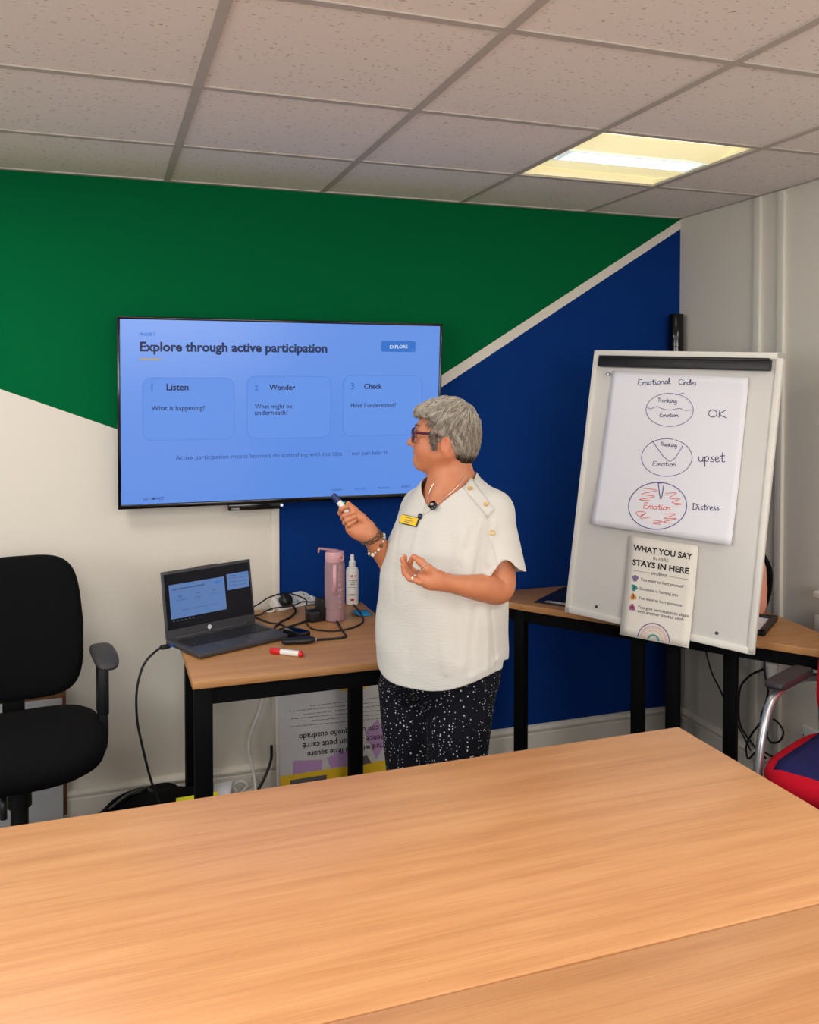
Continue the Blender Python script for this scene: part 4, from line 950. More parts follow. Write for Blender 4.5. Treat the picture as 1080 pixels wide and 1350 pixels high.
mb = MB(); mb.box((0.10, 0.012, 0.009), (0.10, 0.022, 0.006), CMx, bevel=0.002); mb.tube([np.array(CMx @ Vector(v)) for v in ((0.06, 0.004, 0.012), (0.07, -0.012, 0.016), (0.13, -0.012, 0.016), (0.14, 0.004, 0.012))], 0.0025, seg=8); mb.build('clip', M['chrome'], cb2)
# framed certificate lying flat, right of the flipchart
pf0, pf1, pf2 = at_z(1008.5, 835, DZ + 0.012), at_z(1026, 813.5, DZ + 0.012), at_z(985, 834, DZ + 0.012)
PY_ = pf1 - pf0; LPy = np.linalg.norm(PY_); PY_ /= LPy; PX_ = np.array([PY_[1], -PY_[0], 0])
PMx = frame_m(np.array([pf0[0], pf0[1], DZ]), PX_, PY_, ZV)
pf = thing('picture_frame', 'black picture frame lying flat on the corner desk right of the flipchart', 'picture frame', pf0)
mb = MB(); w_, h_ = 0.22, LPy
for c, s in (((-w_ / 2, 0.011), (w_, 0.022)), ((-w_ / 2, h_ - 0.011), (w_, 0.022)), ((-0.011, h_ / 2), (0.022, h_)), ((-w_ + 0.011, h_ / 2), (0.022, h_))): mb.box((c[0], c[1], 0.009), (s[0], s[1], 0.018), PMx, bevel=0.003)
mb.build('frame', M['black_plastic'], pf)
mb = MB(); mb.box((-w_ / 2, h_ / 2, 0.005), (w_ - 0.04, h_ - 0.04, 0.004), PMx); mb.build('print', M['paper'], pf, smooth=False)
mb = MB()
for k in range(5): mb.box((-w_ / 2, 0.04 + 0.025 * k, 0.0074), (w_ - 0.08 - 0.02 * (k % 2), 0.004, 0.0006), PMx)
ob = mb.build('print_lines', M['ink_grey'], pf, smooth=False); ob['kind'] = 'stuff'
# pink pouch standing behind the flipchart with a black strap
hb = np.array([2.310, 2.790, DZ]); hv = thing('pink_pouch', 'pink pouch with black strap standing on the corner desk, half hidden by the flipchart', 'pouch', hb)
ang = R_(-35); HX = np.array([math.cos(ang), math.sin(ang), 0]); HY = np.array([-HX[1], HX[0], 0])
mb = MB(); prof = [(0.085, 0.0, 0.020), (0.098, 0.03, 0.028), (0.100, 0.10, 0.030), (0.094, 0.18, 0.026), (0.08, 0.24, 0.018), (0.055, 0.28, 0.010), (0.02, 0.295, 0.004)]
rings = []
for wd, z, th_ in prof: rings.append([hb + HX * wd * math.cos(a) + HY * th_ * math.sin(a) + ZV * z for a in np.linspace(0, 2 * math.pi, 25)])
mb.grid(rings); bmesh.ops.remove_doubles(mb.bm, verts=mb.bm.verts[:], dist=1e-5); mb.build('pouch_body', pmat('peach_pink_cloth', srgb(226, 150, 126), 0.7, noise=0.12, nscale=40), hv)
mb = MB(); mb.tube([hb + HX * 0.09 + HY * 0.02 + ZV * 0.02, hb + HX * 0.108 + HY * 0.02 + ZV * 0.09, hb + HX * 0.109 + HY * 0.02 + ZV * 0.17, hb + HX * 0.085 + HY * 0.02 + ZV * 0.225], 0.010, seg=10); mb.build('strap', M['black_fabric'], hv)
# wall sockets and leads on the right wall
def wall_socket(label, y, z, w=0.146, h=0.086):
    t = thing('wall_socket', label, 'socket', (WX, y, z))
    mb = MB(); mb.box((WX - 0.006, y, z), (0.012, w, h), bevel=0.004); mb.build('plate', M['white_plastic'], t)
    for dy in (-0.035, 0.035):
        for a, b_, ww, hh in ((0, 0.012, 0.004, 0.008), (-0.010, -0.010, 0.007, 0.004), (0.010, -0.010, 0.007, 0.004)):
            mb = MB(); mb.box((WX - 0.0125, y + dy + a, z + b_), (0.001, ww, hh)); mb.build('socket_hole', M['ink_black'], t, smooth=False)
    return t
wall_socket('double wall socket high on the right wall just under the corner desk', 3.02, 0.47)
wall_socket('double wall socket low on the right wall behind the red chair', 2.665, 0.25, 0.09, 0.1)
mb = MB(); mb.box((WX - 0.03, 2.865, 0.455), (0.05, 0.05, 0.07), bevel=0.006); tag(mb.build('plug_adapter', M['white_plastic']), 'white plug adapter on the right wall beneath the corner desk', 'adapter')
mb = MB(); mb.box((WX - 0.02, 2.565, 0.700), (0.04, 0.12, 0.10), bevel=0.004); tag(mb.build('trunking_box', M['white_trim']), 'white box on the right wall below the ledge', 'box')
lead('black cable sloping down the right wall to the corner desk leg', [at_x(930, 855, 2.50), at_x(938, 885, 2.50), at_x(949, 908, 2.50), at_x(960, 932, 2.50), at_x(975, 960, 2.51), at_x(990, 990, 2.52)], 0.004, group=None)
lead('black cable bowing left from the plug adapter under the corner desk', [at_x(1007, 882, 2.49), at_x(990, 890, 2.49), at_x(977, 905, 2.48), at_x(974, 930, 2.48), at_x(976, 955, 2.48), at_x(990, 978, 2.50), at_x(1010, 1000, 2.50)], 0.0045)
lead('black cable hanging straight from the plug adapter behind the chair arm', [at_x(1008, 870, 2.50), at_x(1009, 890, 2.49), at_x(1013, 910, 2.49), at_x(1009, 930, 2.49), at_x(1004, 945, 2.49), at_x(1012, 965, 2.49), at_x(1004, 985, 2.49), at_x(1003, 1012, 2.50)], 0.0045)
lead('black cable loop beside the silver chair arm', [at_x(1020, 948, 2.50), at_x(1028, 955, 2.49), at_x(1033, 966, 2.49), at_x(1028, 977, 2.49), at_x(1018, 979, 2.49), at_x(1012, 972, 2.49), at_x(1006, 956, 2.49)], 0.004)
lead('thin black cable crossing low behind the silver chair arm', [at_x(1005, 950, 2.5), at_x(990, 970, 2.50), at_x(984, 985, 2.50), at_x(987, 1000, 2.5), at_x(1000, 990, 2.5), at_x(1020, 998, 2.5), at_x(1040, 1008, 2.5)], 0.004)

# ================================================================== chairs
def cushion(name, mat4, w, d, h, m, parent, nx=14, ny=14, pw=3.2, crown=0.012, shape=None, sag=None):
    """padded slab: superellipse outline with rounded edges, in local x/y, thickness along z"""
    mb = MB(); V = {}
    def outline(a): 
        c, s = math.cos(a), math.sin(a); x = math.copysign(abs(c) ** (2 / pw), c); y = math.copysign(abs(s) ** (2 / pw), s)
        return (shape(x, y) if shape else (x, y))
    N = 48; lv = [(0.0, h / 2 + crown), (0.45, h / 2 + crown * 0.85), (0.75, h / 2 + crown * 0.5), (0.90, h / 2), (0.97, h * 0.36), (1.0, h * 0.1), (1.0, -h * 0.1), (0.97, -h * 0.36), (0.90, -h / 2), (0.5, -h / 2), (0.0, -h / 2)]
    rings = []
    for f, z in lv:
        r = []
        for i in range(N):
            x, y = outline(2 * math.pi * i / N); X, Y = x * f * w / 2, y * f * d / 2; Z = z + (sag(x * f, y * f) if sag else 0)
            r.append(mb.bm.verts.new(mat4 @ Vector((X, Y, Z))))
        rings.append(r)
    for a, b_ in zip(rings, rings[1:]):
        for i in range(N): mb.bm.faces.new((a[i], a[(i + 1) % N], b_[(i + 1) % N], b_[i]))
    bmesh.ops.remove_doubles(mb.bm, verts=mb.bm.verts[:], dist=1e-5)
    return mb.build(name, m, parent, angle=60)
def pvec(u, w, z): return RV * u + F0 * w + ZV * z
# black office chair at the left edge of the view
az = R_(27); f2 = np.array([math.sin(az), -math.cos(az)]); cf = RV * f2[0] + F0 * f2[1]; cl_ = np.array([-cf[1], cf[0], 0])   # cl_: towards the right of the view
OC = pvec(-1.205, 2.72, 0)
oc = thing('office_chair', 'black fabric swivel office chair with one armrest in view at the left edge', 'chair', OC)
Sm = frame_m(OC + ZV * 0.485, cl_, -cf, ZV) 
cushion('seat', Sm, 0.50, 0.49, 0.085, M['black_fabric'], oc, crown=0.018, sag=lambda x, y: -0.02 * max(0, -y - 0.4) + 0.012 * abs(x) ** 2)
bk = R_(9); BUp = ZV * math.cos(bk) - cf * math.sin(bk); BNo = cf * math.cos(bk) + ZV * math.sin(bk)
Bc = OC - cf * 0.235 + ZV * 0.80
cushion('backrest', frame_m(Bc, cl_, BUp, np.cross(cl_, BUp)), 0.43, 0.47, 0.07, M['black_fabric'], oc, pw=4.6, crown=0.012,
        shape=lambda x, y: (x * (1.0 - 0.10 * (y if y > 0 else 0) + 0.02 * y), y), sag=lambda x, y: 0.035 * x * x)
mb = MB(); mb.box(OC - cf * 0.275 + ZV * 0.60, (0.07, 0.02, 0.34), rz=math.atan2(cl_[1], cl_[0]), bevel=0.005); mb.tube([OC - cf * 0.27 + ZV * 0.46, OC - cf * 0.24 + ZV * 0.42, OC - cf * 0.05 + ZV * 0.415], 0.022, seg=8); mb.build('back_bracket', M['black_plastic'], oc)
for sg in (1, -1):
    ar = bpy.data.objects.new('armrest', None); COL.objects.link(ar); ar.parent = oc
    pc_ = OC + cl_ * sg * 0.25
    mb = MB(); mb.tube([pc_ - cf * 0.02 + ZV * 0.415 - cl_ * sg * 0.14, pc_ - cf * 0.02 + ZV * 0.42 - cl_ * sg * 0.02, pc_ - cf * 0.02 + ZV * 0.46, pc_ - cf * 0.02 + ZV * 0.55], 0.017, seg=8)
    mb.box(pc_ - cf * 0.02 + ZV * 0.535, (0.026, 0.050, 0.17), rz=math.atan2(cl_[1], cl_[0]), bevel=0.004); mb.box(pc_ - cf * 0.02 + ZV * 0.64, (0.034, 0.060, 0.19), rz=math.atan2(cl_[1], cl_[0]), bevel=0.006)
    mb.build('armrest_post', M['black_plastic'], ar)
    cushion('armrest_pad', frame_m(pc_ + cf * 0.02 + ZV * 0.748, cl_, -cf, ZV), 0.075, 0.22, 0.020, M['grey_pad'], ar, pw=3.5, crown=0.006, sag=lambda x, y: -0.016 * max(0, -y) ** 2)
mb = MB(); mb.lathe([(0.026, 0.10), (0.026, 0.30), (0.036, 0.305), (0.036, 0.40), (0.10, 0.415), (0.10, 0.44)], Matrix.Translation(vec(OC)), seg=24); mb.build('gas_column', M['black_plastic'], oc)
mb = MB(); mb.tube([OC + ZV * 0.40 - cl_ * 0.05 + cf * 0.05, OC + ZV * 0.38 - cl_ * 0.05 + cf * 0.12, OC + ZV * 0.33 - cl_ * 0.05 + cf * 0.13], 0.010, seg=8); mb.build('tilt_lever', M['black_plastic'], oc)
for k in range(5):
    a = R_(72 * k + 10); d = np.array([math.cos(a), math.sin(a), 0])
    mb = MB(); mb.tube([OC + ZV * 0.11 + d * 0.02, OC + ZV * 0.10 + d * 0.16, OC + ZV * 0.068 + d * 0.30], [0.026, 0.022, 0.016], seg=8); lg_ = mb.build('base_leg', M['black_plastic'], oc)
    e = np.array([-d[1], d[0], 0]); mb = MB()
    for sg in (-1, 1): mb.lathe([(0.004, -0.008), (0.026, -0.007), (0.027, 0), (0.026, 0.007), (0.004, 0.008)], frame_m(OC + d * 0.30 + e * 0.014 * sg + ZV * 0.0275, d, ZV, e), seg=18)
    mb.build('castor', M['black_plastic'], lg_)
# red meeting chair at the right edge
cfr = np.array([-0.91, -0.415, 0]); cfr /= np.linalg.norm(cfr); clr = np.array([cfr[1], -cfr[0], 0])      # clr: her right-hand side, away from the viewer
M['arm_pad'] = pmat('dark_arm_pad', srgb(44, 40, 44), 0.5)
RC = np.array([2.120, 2.015, 0])
rc = thing('red_chair', 'red and navy upholstered meeting chair with silver arm at the right edge', 'chair', RC)
Rm = frame_m(RC + ZV * 0.445, clr, cfr, np.cross(clr, cfr))
cushion('seat', Rm, 0.47, 0.50, 0.07, M['red_fabric'], rc, crown=0.010, pw=4.0)
mb = MB()
rows = []
for i in range(13):
    x = -0.178 + 0.356 * i / 12; row = []
    for j in range(17):
        y = -0.235 + 0.475 * j / 16; e = max(abs(x) / 0.235, abs(y) / 0.235); yy = y
        z = 0.0485 - 0.010 * max(0, e - 0.3) ** 2 - (0.055 * max(0, abs(y) - 0.19) / 0.045 * (max(0, abs(y) - 0.19) / 0.045) ** 0.6 * 0.9)
        row.append(Rm @ Vector((x, y * (1 - 0.10 * (x / 0.178) ** 6 * (1 if y < 0 else 0.5)), z)))
    rows.append(row)
mb.grid(rows); o = mb.build('navy_panel', M['navy_fabric'], rc); md = o.modifiers.new('thickness', 'SOLIDIFY'); md.thickness = 0.003; md.offset = 1
rb_ = R_(8); RU = ZV * math.cos(rb_) - cfr * math.sin(rb_)
cushion('backrest', frame_m(RC - cfr * 0.185 - clr * 0.034 + ZV * 0.665, clr, RU, np.cross(clr, RU)), 0.46, 0.36, 0.055, M['red_fabric'], rc, pw=3.4, crown=0.012, sag=lambda x, y: -0.03 * x * x)
for sg in (1, -1):
    s_ = RC + clr * sg * 0.240
    mb = MB(); mb.tube([s_ + cfr * 0.19 + ZV * 0.012, s_ + cfr * 0.185 + ZV * 0.25, s_ + cfr * 0.17 + ZV * 0.45, s_ + cfr * 0.125 + ZV * 0.585, s_ + cfr * 0.05 + ZV * 0.648, s_ - cfr * 0.12 + ZV * 0.655, s_ - cfr * 0.30 + ZV * 0.62], 0.0135, seg=14); mb.build('arm_tube', M['chrome'], rc)
    cushion('arm_pad', frame_m(s_ - cfr * 0.045 + ZV * 0.676, clr, cfr, np.cross(clr, cfr)), 0.062, 0.25, 0.024, M['arm_pad'], rc, pw=7, crown=0.001)
    mb = MB(); mb.tube([s_ - cfr * 0.36 + ZV * 0.012, s_ - cfr * 0.33 + ZV * 0.30, s_ - cfr * 0.30 + ZV * 0.60], 0.0135, seg=12); mb.build('leg', M['chrome'], rc)
    mb = MB(); mb.tube([RC + clr * sg * 0.15 - cfr * 0.20 + ZV * 0.43, RC + clr * sg * 0.15 - cfr * 0.245 + ZV * 0.50, RC + clr * sg * 0.15 - cfr * 0.245 + ZV * 0.72], 0.012, seg=10); mb.build('back_support', M['black_metal'], rc)
mb = MB(); mb.box(RC + ZV * 0.395, (0.44, 0.03, 0.02), rz=math.atan2(clr[1], clr[0])); mb.tube([RC + clr * 0.24 + cfr * 0.1 + ZV * 0.40, RC - clr * 0.24 + cfr * 0.1 + ZV * 0.40], 0.012, smooth=1); mb.tube([RC + clr * 0.24 - cfr * 0.15 + ZV * 0.40, RC - clr * 0.24 - cfr * 0.15 + ZV * 0.40], 0.012, smooth=1); mb.build('under_frame', M['black_metal'], rc)

# ================================================================== the presenter
# body, hair and clothes are shaped as distance fields in a frame that is upright and faces the way the room is viewed:
# u to the right, w away from the door side, z up (metres)
def V3(px, py, d):
    P = at_d(px, py, d); return np.array([P @ RV, d, P[2]])
def to_world(Q): return np.outer(Q[:, 0], RV) + np.outer(Q[:, 1], F0) + np.outer(Q[:, 2], ZV)
def smin(a, b, k):
    h = np.clip(0.5 + 0.5 * (b - a) / k, 0, 1); return b * (1 - h) + a * h - k * h * (1 - h)
def smax(a, b, k): return -smin(-a, -b, k)
def cap(P, a, b, ra, rb=None):
    rb = ra if rb is None else rb
    a = np.asarray(a); d = np.asarray(b) - a; q = P - a
    h = np.clip((q @ d) / (d @ d), 0, 1)
    return np.linalg.norm(q - h[:, None] * d, axis=1) - (ra + h * (rb - ra))
def ell(P, c, r, ax=None):
    q = P - np.asarray(c)
    if ax is not None: q = q @ np.asarray(ax).T
    r = np.asarray(r); k0 = np.linalg.norm(q / r, axis=1); k1 = np.linalg.norm(q / (r * r), axis=1) + 1e-9
    return k0 * (k0 - 1) / k1
def chain(P, pts, k=0.01):
    """limb through (point, radius) pairs"""
    d = None
    for (a, ra), (b, rb) in zip(pts, pts[1:]):
        e = cap(P, a, b, ra, rb); d = e if d is None else smin(d, e, k)
    return d
def surface(fn, lo, hi, h, s=6):
    """zero surface of fn in the box lo..hi at spacing h -> vertices, quads"""
    lo = np.asarray(lo, float); n = np.ceil((np.asarray(hi) - lo) / (h * s)).astype(int)
    ax = [lo[i] + (np.arange(n[i]) + 0.5) * h * s - 0.5 * h for i in range(3)]
    G = np.stack(np.meshgrid(*ax, indexing='ij'), -1).reshape(-1, 3)
    D = np.concatenate([fn(G[i:i + 300000]) for i in range(0, len(G), 300000)]).reshape(n)
    act = np.argwhere(np.abs(D) < 1.35 * h * s)
    V = np.repeat(np.repeat(np.repeat(np.where(D < 0, -1, 1).astype(np.float32), s, 0), s, 1), s, 2)
    off = np.stack(np.meshgrid(*[np.arange(s)] * 3, indexing='ij'), -1).reshape(-1, 3)
    st = max(1, 300000 // len(off))
    for i in range(0, len(act), st):
        I = (act[i:i + st, None, :] * s + off[None]).reshape(-1, 3)
        V[I[:, 0], I[:, 1], I[:, 2]] = fn(lo + I * h)
    S = (V < 0).astype(np.uint8)
    c = sum(S[a:S.shape[0] - 1 + a, b:S.shape[1] - 1 + b, d:S.shape[2] - 1 + d] for a in (0, 1) for b in (0, 1) for d in (0, 1))
    cell = np.argwhere((c > 0) & (c < 8)); idx = np.full(c.shape, -1, np.int32); idx[tuple(cell.T)] = np.arange(len(cell))
    acc = np.zeros((len(cell), 3)); cnt = np.zeros(len(cell))
    cor = [(a, b, d) for a in (0, 1) for b in (0, 1) for d in (0, 1)]
    for p in cor:
        for k in range(3):
            if p[k]: continue
            q = list(p); q[k] = 1
            A = cell + p; B = cell + q
            va = V[tuple(A.T)]; vb = V[tuple(B.T)]; m = (va < 0) != (vb < 0)
            t = va[m] / (va[m] - vb[m]); pt = A[m].astype(float); pt[:, k] += t
            acc[m] += pt; cnt[m] += 1
    verts = lo + acc / cnt[:, None] * h
    quads = []
    for k in range(3):
        o = [1, 1, 1]; sl0 = [slice(None)] * 3; sl1 = [slice(None)] * 3
        sl0[k] = slice(0, -1); sl1[k] = slice(1, None)
        a, b = S[tuple(sl0)], S[tuple(sl1)]
        e = np.argwhere(a != b); k1, k2 = (k + 1) % 3, (k + 2) % 3
        ok = (e[:, k1] > 0) & (e[:, k2] > 0) & (e[:, k1] < c.shape[k1]) & (e[:, k2] < c.shape[k2]) & (e[:, k] < c.shape[k]); e = e[ok]
        fl = a[tuple(e.T)] == 0
        def at_(d1, d2):
            g = e.copy(); g[:, k1] -= d1; g[:, k2] -= d2; return idx[tuple(g.T)]
        q = np.stack([at_(1, 1), at_(0, 1), at_(0, 0), at_(1, 0)], 1)
        q[fl] = q[fl][:, ::-1]; quads.append(q)
    Q = np.concatenate(quads); Q = Q[(Q >= 0).all(1)]
    return verts, Q
def grad(fn, P, e=0.0015):
    g = np.stack([fn(P + np.eye(3)[i] * e) - fn(P - np.eye(3)[i] * e) for i in range(3)], 1); return g / (np.linalg.norm(g, axis=1, keepdims=True) + 1e-12)
def mesh_obj(name, parts, m, parent, world=True):
    vs, fs, o = [], [], 0
    for v, q in parts: vs.append(v); fs.append(q + o); o += len(v)
    v = np.concatenate(vs); q = np.concatenate(fs)
    Wv = to_world(v) - np.array(parent.location)
    me = bpy.data.meshes.new(name); me.from_pydata(Wv.tolist(), [], q.tolist()); me.update()
    me.polygons.foreach_set('use_smooth', [True] * len(me.polygons)); me.materials.append(m)
    ob = bpy.data.objects.new(name, me); COL.objects.link(ob); ob.parent = parent
    return ob, v
def clip(v, q, g):
    """cut away where g > 0, sliding the rim onto g = 0"""
    gv = g(v); keep = (gv[q] <= 0).any(1); q = q[keep]
    e = np.concatenate([q[:, [i, (i + 1) % 4]] for i in range(4)]); e = np.concatenate([e, e[:, ::-1]])
    m = (gv[e[:, 0]] > 0) & (gv[e[:, 1]] <= 0); e = e[m]
    t = gv[e[:, 0]] / (gv[e[:, 0]] - gv[e[:, 1]] + 1e-12); tgt = v[e[:, 0]] * (1 - t[:, None]) + v[e[:, 1]] * t[:, None]
    acc = np.zeros_like(v); cnt = np.zeros(len(v)); np.add.at(acc, e[:, 0], tgt); np.add.at(cnt, e[:, 0], 1)
    w = cnt > 0; v = v.copy(); v[w] = acc[w] / cnt[w][:, None]
    still = (gv > 0) & ~w; q = q[~still[q].any(1)]
    e = np.concatenate([q[:, [i, (i + 1) % 4]] for i in range(4)]); es = np.sort(e, 1); u, c_ = np.unique(es, axis=0, return_counts=True); rim = u[c_ == 1]
    for _ in range(10):
        acc = np.zeros_like(v); cnt = np.zeros(len(v))
        np.add.at(acc, rim[:, 0], v[rim[:, 1]]); np.add.at(acc, rim[:, 1], v[rim[:, 0]]); np.add.at(cnt, rim.ravel(), 1)
        m = cnt == 2; v[m] = 0.5 * v[m] + 0.5 * acc[m] / 2
    used = np.unique(q); mp = np.full(len(v), -1); mp[used] = np.arange(len(used))
    return v[used], mp[q]

FWD = np.array([-0.6, -0.8, 0.0]); LAT = np.array([0.8, -0.6, 0.0])        # she stands turned towards the screen; LAT = her left
HC = V3(597.5, 576, 2.5); HY = R_(8)           # HY: the face turned slightly away from the viewer
# ---- head (x forward, y her left, z up; the face looks along -u)
HT = R_(2.0)
def head_xyz(P):
    q = P - HC; x = -q[:, 0] * math.cos(HY) + q[:, 1] * math.sin(HY); y = -q[:, 0] * math.sin(HY) - q[:, 1] * math.cos(HY); z = q[:, 2]
    return np.stack([x * math.cos(HT) + z * math.sin(HT), y, -x * math.sin(HT) + z * math.cos(HT)], 1)
def head_pt(x, y, z):
    x2 = x * math.cos(HT) - z * math.sin(HT); z2 = x * math.sin(HT) + z * math.cos(HT)
    return HC + np.array([-x2 * math.cos(HY) - y * math.sin(HY), x2 * math.sin(HY) - y * math.cos(HY), z2])
def skull(H):
    d = ell(H, (0.016, 0, 0.022), (0.086, 0.072, 0.080))
    d = smin(d, ell(H, (0.060, 0, -0.030), (0.047, 0.056, 0.062)), 0.03)
    return d
def head_sdf(P):
    H = head_xyz(P); M_ = H * np.array([1, -1, 1]); A_ = H.copy(); A_[:, 1] = np.abs(A_[:, 1])
    d = skull(H)
    d = smin(d, cap(A_, (0.010, 0.056, -0.042), (0.080, 0.018, -0.080), 0.020, 0.017), 0.03)          # jaw
    d = smin(d, ell(H, (0.0915, 0, -0.078), (0.0175, 0.022, 0.0165)), 0.014)                               # chin
    d = smin(d, ell(A_, (0.070, 0.036, -0.032), (0.030, 0.026, 0.030)), 0.02)                           # cheek
    d = smin(d, cap(A_, (0.095, 0.010, 0.020), (0.086, 0.044, 0.019), 0.008, 0.007), 0.014)             # brow
    d = smax(d, -ell(A_, (0.108, 0.033, 0.001), (0.016, 0.019, 0.012)), 0.012)                          # eye socket
    d = smin(d, cap(H, (0.098, 0, 0.010), (0.1235, 0, -0.0225), 0.0065, 0.0078), 0.009)                  # nose
    d = smin(d, ell(A_, (0.1085, 0.0105, -0.0270), (0.0105, 0.0070, 0.0065)), 0.006)
    d = smax(d, -ell(A_, (0.1130, 0.0065, -0.0345), (0.0045, 0.0035, 0.004)), 0.003)
    d = smin(d, ell(H, (0.0950, 0, -0.054), (0.0155, 0.027, 0.022)), 0.014)                               # muzzle
    d = smin(d, ell(H, (0.1045, 0, -0.0465), (0.0080, 0.0230, 0.0048)), 0.004)                          # lips
    d = smin(d, ell(H, (0.1030, 0, -0.0620), (0.0080, 0.0200, 0.0058)), 0.004)
    d = smax(d, -ell(H, (0.1080, 0, -0.0540), (0.0170, 0.0250, 0.0036)), 0.002)
    d = smin(d, ell(A_, (0.085, 0.033, 0.001), (0.0150, 0.0135, 0.0115)), 0.003)                        # closed lids round the eye
    e = ell(A_, (0.012, 0.0725, -0.018), (0.0155, 0.0080, 0.0255), [[0.98, 0.15, 0.18], [-0.28, 0.96, 0], [-0.18, 0, 0.98]])
    e = smax(e, -ell(A_, (0.015, 0.0795, -0.016), (0.0090, 0.0060, 0.0165)), 0.004)
    e = smin(e, ell(A_, (0.022, 0.0725, -0.021), (0.004, 0.005, 0.006)), 0.004)
    d = smin(d, e, 0.007)
    return d
NB = V3(598, 646, 2.5)
def neck_sdf(P):
    d = cap(P, head_pt(0.004, 0, -0.050), NB, 0.050, 0.057)
    d = smin(d, cap(P, head_pt(0.048, 0, -0.066), NB + np.array([-0.014, -0.01, 0.010]), 0.026, 0.040), 0.03)
    return d
# ---- torso
lev = [(1.40, 596, .045, .05), (1.345, 596, .062, .060), (1.305, 595, .095, .078), (1.262, 593, .126, .098), (1.215, 591, .145, .118), (1.151, 588, .158, .138), (1.072, 585.5, .174, .150), (0.981, 583.5, .179, .150), (0.874, 582, .181, .152), (0.79, 582, .178, .149), (0.70, 582, .174, .145)]
LZ = np.array([l[0] for l in lev][::-1]); LU_ = np.array([(l[1] - 540) * 2.5 / F_PX for l in lev][::-1]); LA = np.array([l[2] for l in lev][::-1]); LB = np.array([l[3] for l in lev][::-1])
def torso_st(P):
    z = P[:, 2]; cu = np.interp(z, LZ, LU_); a = np.interp(z, LZ, LA); b = np.interp(z, LZ, LB)
    q0 = P[:, 0] - cu; q1 = P[:, 1] - 2.5
    s = q0 * LAT[0] + q1 * LAT[1]; f = q0 * FWD[0] + q1 * FWD[1]
    return s, f, a, b
def torso_loft(P):
    s, f, a, b = torso_st(P)
    p = 2.3; k = (np.abs(s / a) ** p + np.abs(f / b) ** p) ** (1 / p)
    d = (k - 1) * np.minimum(a, b)
    return np.maximum(d, np.maximum(P[:, 2] - 1.40, 0.70 - P[:, 2]))
SL, SR = V3(648, 675, 2.42), V3(557, 668, 2.585)
EL_, ER_ = V3(659, 773, 2.385), V3(536, 770, 2.575)
WL, WR = V3(590, 768.5, 2.275), V3(487, 705, 2.50)
def torso_sdf(P):
    d = torso_loft(P)
    sh = smin(cap(P, V3(606, 650, 2.49), SL, 0.040, 0.054), cap(P, V3(588, 650, 2.52), SR, 0.036, 0.044), 0.02)
    return smin(d, sh, 0.05)
# ---- hands: points taken across the hand, dz in metres away from the viewer
def hl(x, y, dz): return V3(515 + x / 10.8, 715 + y / 10.8, 2.265 + dz)
def hr(x, y, dz): return V3(435 + x / 12.0, 640 + y / 12.0, 2.50 + dz)
def left_hand(P):
    k = 0.006
    d = chain(P, [(WL, .0205), (hl(700, 545, 0.002), .0208), (hl(560, 545, 0.0), .0215), (hl(430, 520, 0.008), .0165)], 0.01)
    d = smin(d, cap(P, hl(640, 500, 0.012), hl(400, 480, 0.028), .0165, .0140), 0.012)
    d = smin(d, chain(P, [(hl(650, 480, -0.006), .0160), (hl(520, 370, -0.012), .0120), (hl(430, 275, -0.006), .0098), (hl(330, 205, 0.004), .0074)], k), 0.010)      # thumb
    d = smin(d, chain(P, [(hl(430, 470, 0.028), .0098), (hl(300, 400, 0.034), .0082), (hl(262, 330, 0.026), .0072), (hl(312, 215, 0.012), .0060)], 0.004), 0.003)        # index
    d = smin(d, chain(P, [(hl(420, 500, 0.018), .0098), (hl(245, 420, 0.032), .0082), (hl(195, 320, 0.031), .0072), (hl(205, 205, 0.026), .0060)], 0.004), 0.002)        # middle
    d = smin(d, chain(P, [(hl(410, 525, 0.004), .0098), (hl(258, 440, 0.010), .0084), (hl(205, 345, 0.010), .0074), (hl(166, 238, 0.009), .0060)], 0.004), 0.002)        # ring
    d = smin(d, chain(P, [(hl(410, 560, -0.008), .0094), (hl(270, 510, -0.008), .0078), (hl(200, 432, -0.005), .0068), (hl(172, 330, -0.006), .0055)], 0.004), 0.002)     # little
    return d
def right_hand(P):
    k = 0.006
    d = chain(P, [(WR, .0245), (hr(560, 740, 0.0), .0250), (hr(440, 690, 0.006), .0235), (hr(370, 630, 0.018), .0180)], 0.012)
    d = smin(d, cap(P, hr(600, 670, 0.008), hr(430, 500, 0.026), .0190, .0150), 0.014)
    d = smin(d, cap(P, hr(450, 760, -0.004), hr(330, 690, 0.004), .0165, .0140), 0.012)
    d = smin(d, chain(P, [(hr(610, 640, -0.004), .0170), (hr(500, 510, -0.010), .0125), (hr(385, 395, -0.006), .0105), (hr(292, 288, 0.000), .0074)], k), 0.008)      # thumb
    d = smin(d, chain(P, [(hr(430, 500, 0.024), .0096), (hr(172, 436, 0.012), .0080), (hr(185, 375, 0.000), .0074), (hr(272, 335, -0.008), .0062)], 0.004), 0.0015)      # index
    d = smin(d, chain(P, [(hr(405, 555, 0.024), .0096), (hr(212, 512, 0.012), .0080), (hr(235, 478, -0.008), .0074), (hr(392, 424, -0.017), .0062)], 0.004), 0.0015)     # middle
    d = smin(d, chain(P, [(hr(385, 610, 0.022), .0094), (hr(242, 588, 0.008), .0078), (hr(268, 556, -0.012), .0072), (hr(398, 497, -0.019), .0060)], 0.004), 0.0015)     # ring
    d = smin(d, chain(P, [(hr(360, 670, 0.014), .0090), (hr(285, 660, 0.000), .0072), (hr(310, 622, -0.013), .0066), (hr(402, 556, -0.017), .0055)], 0.004), 0.0015)     # little
    return d
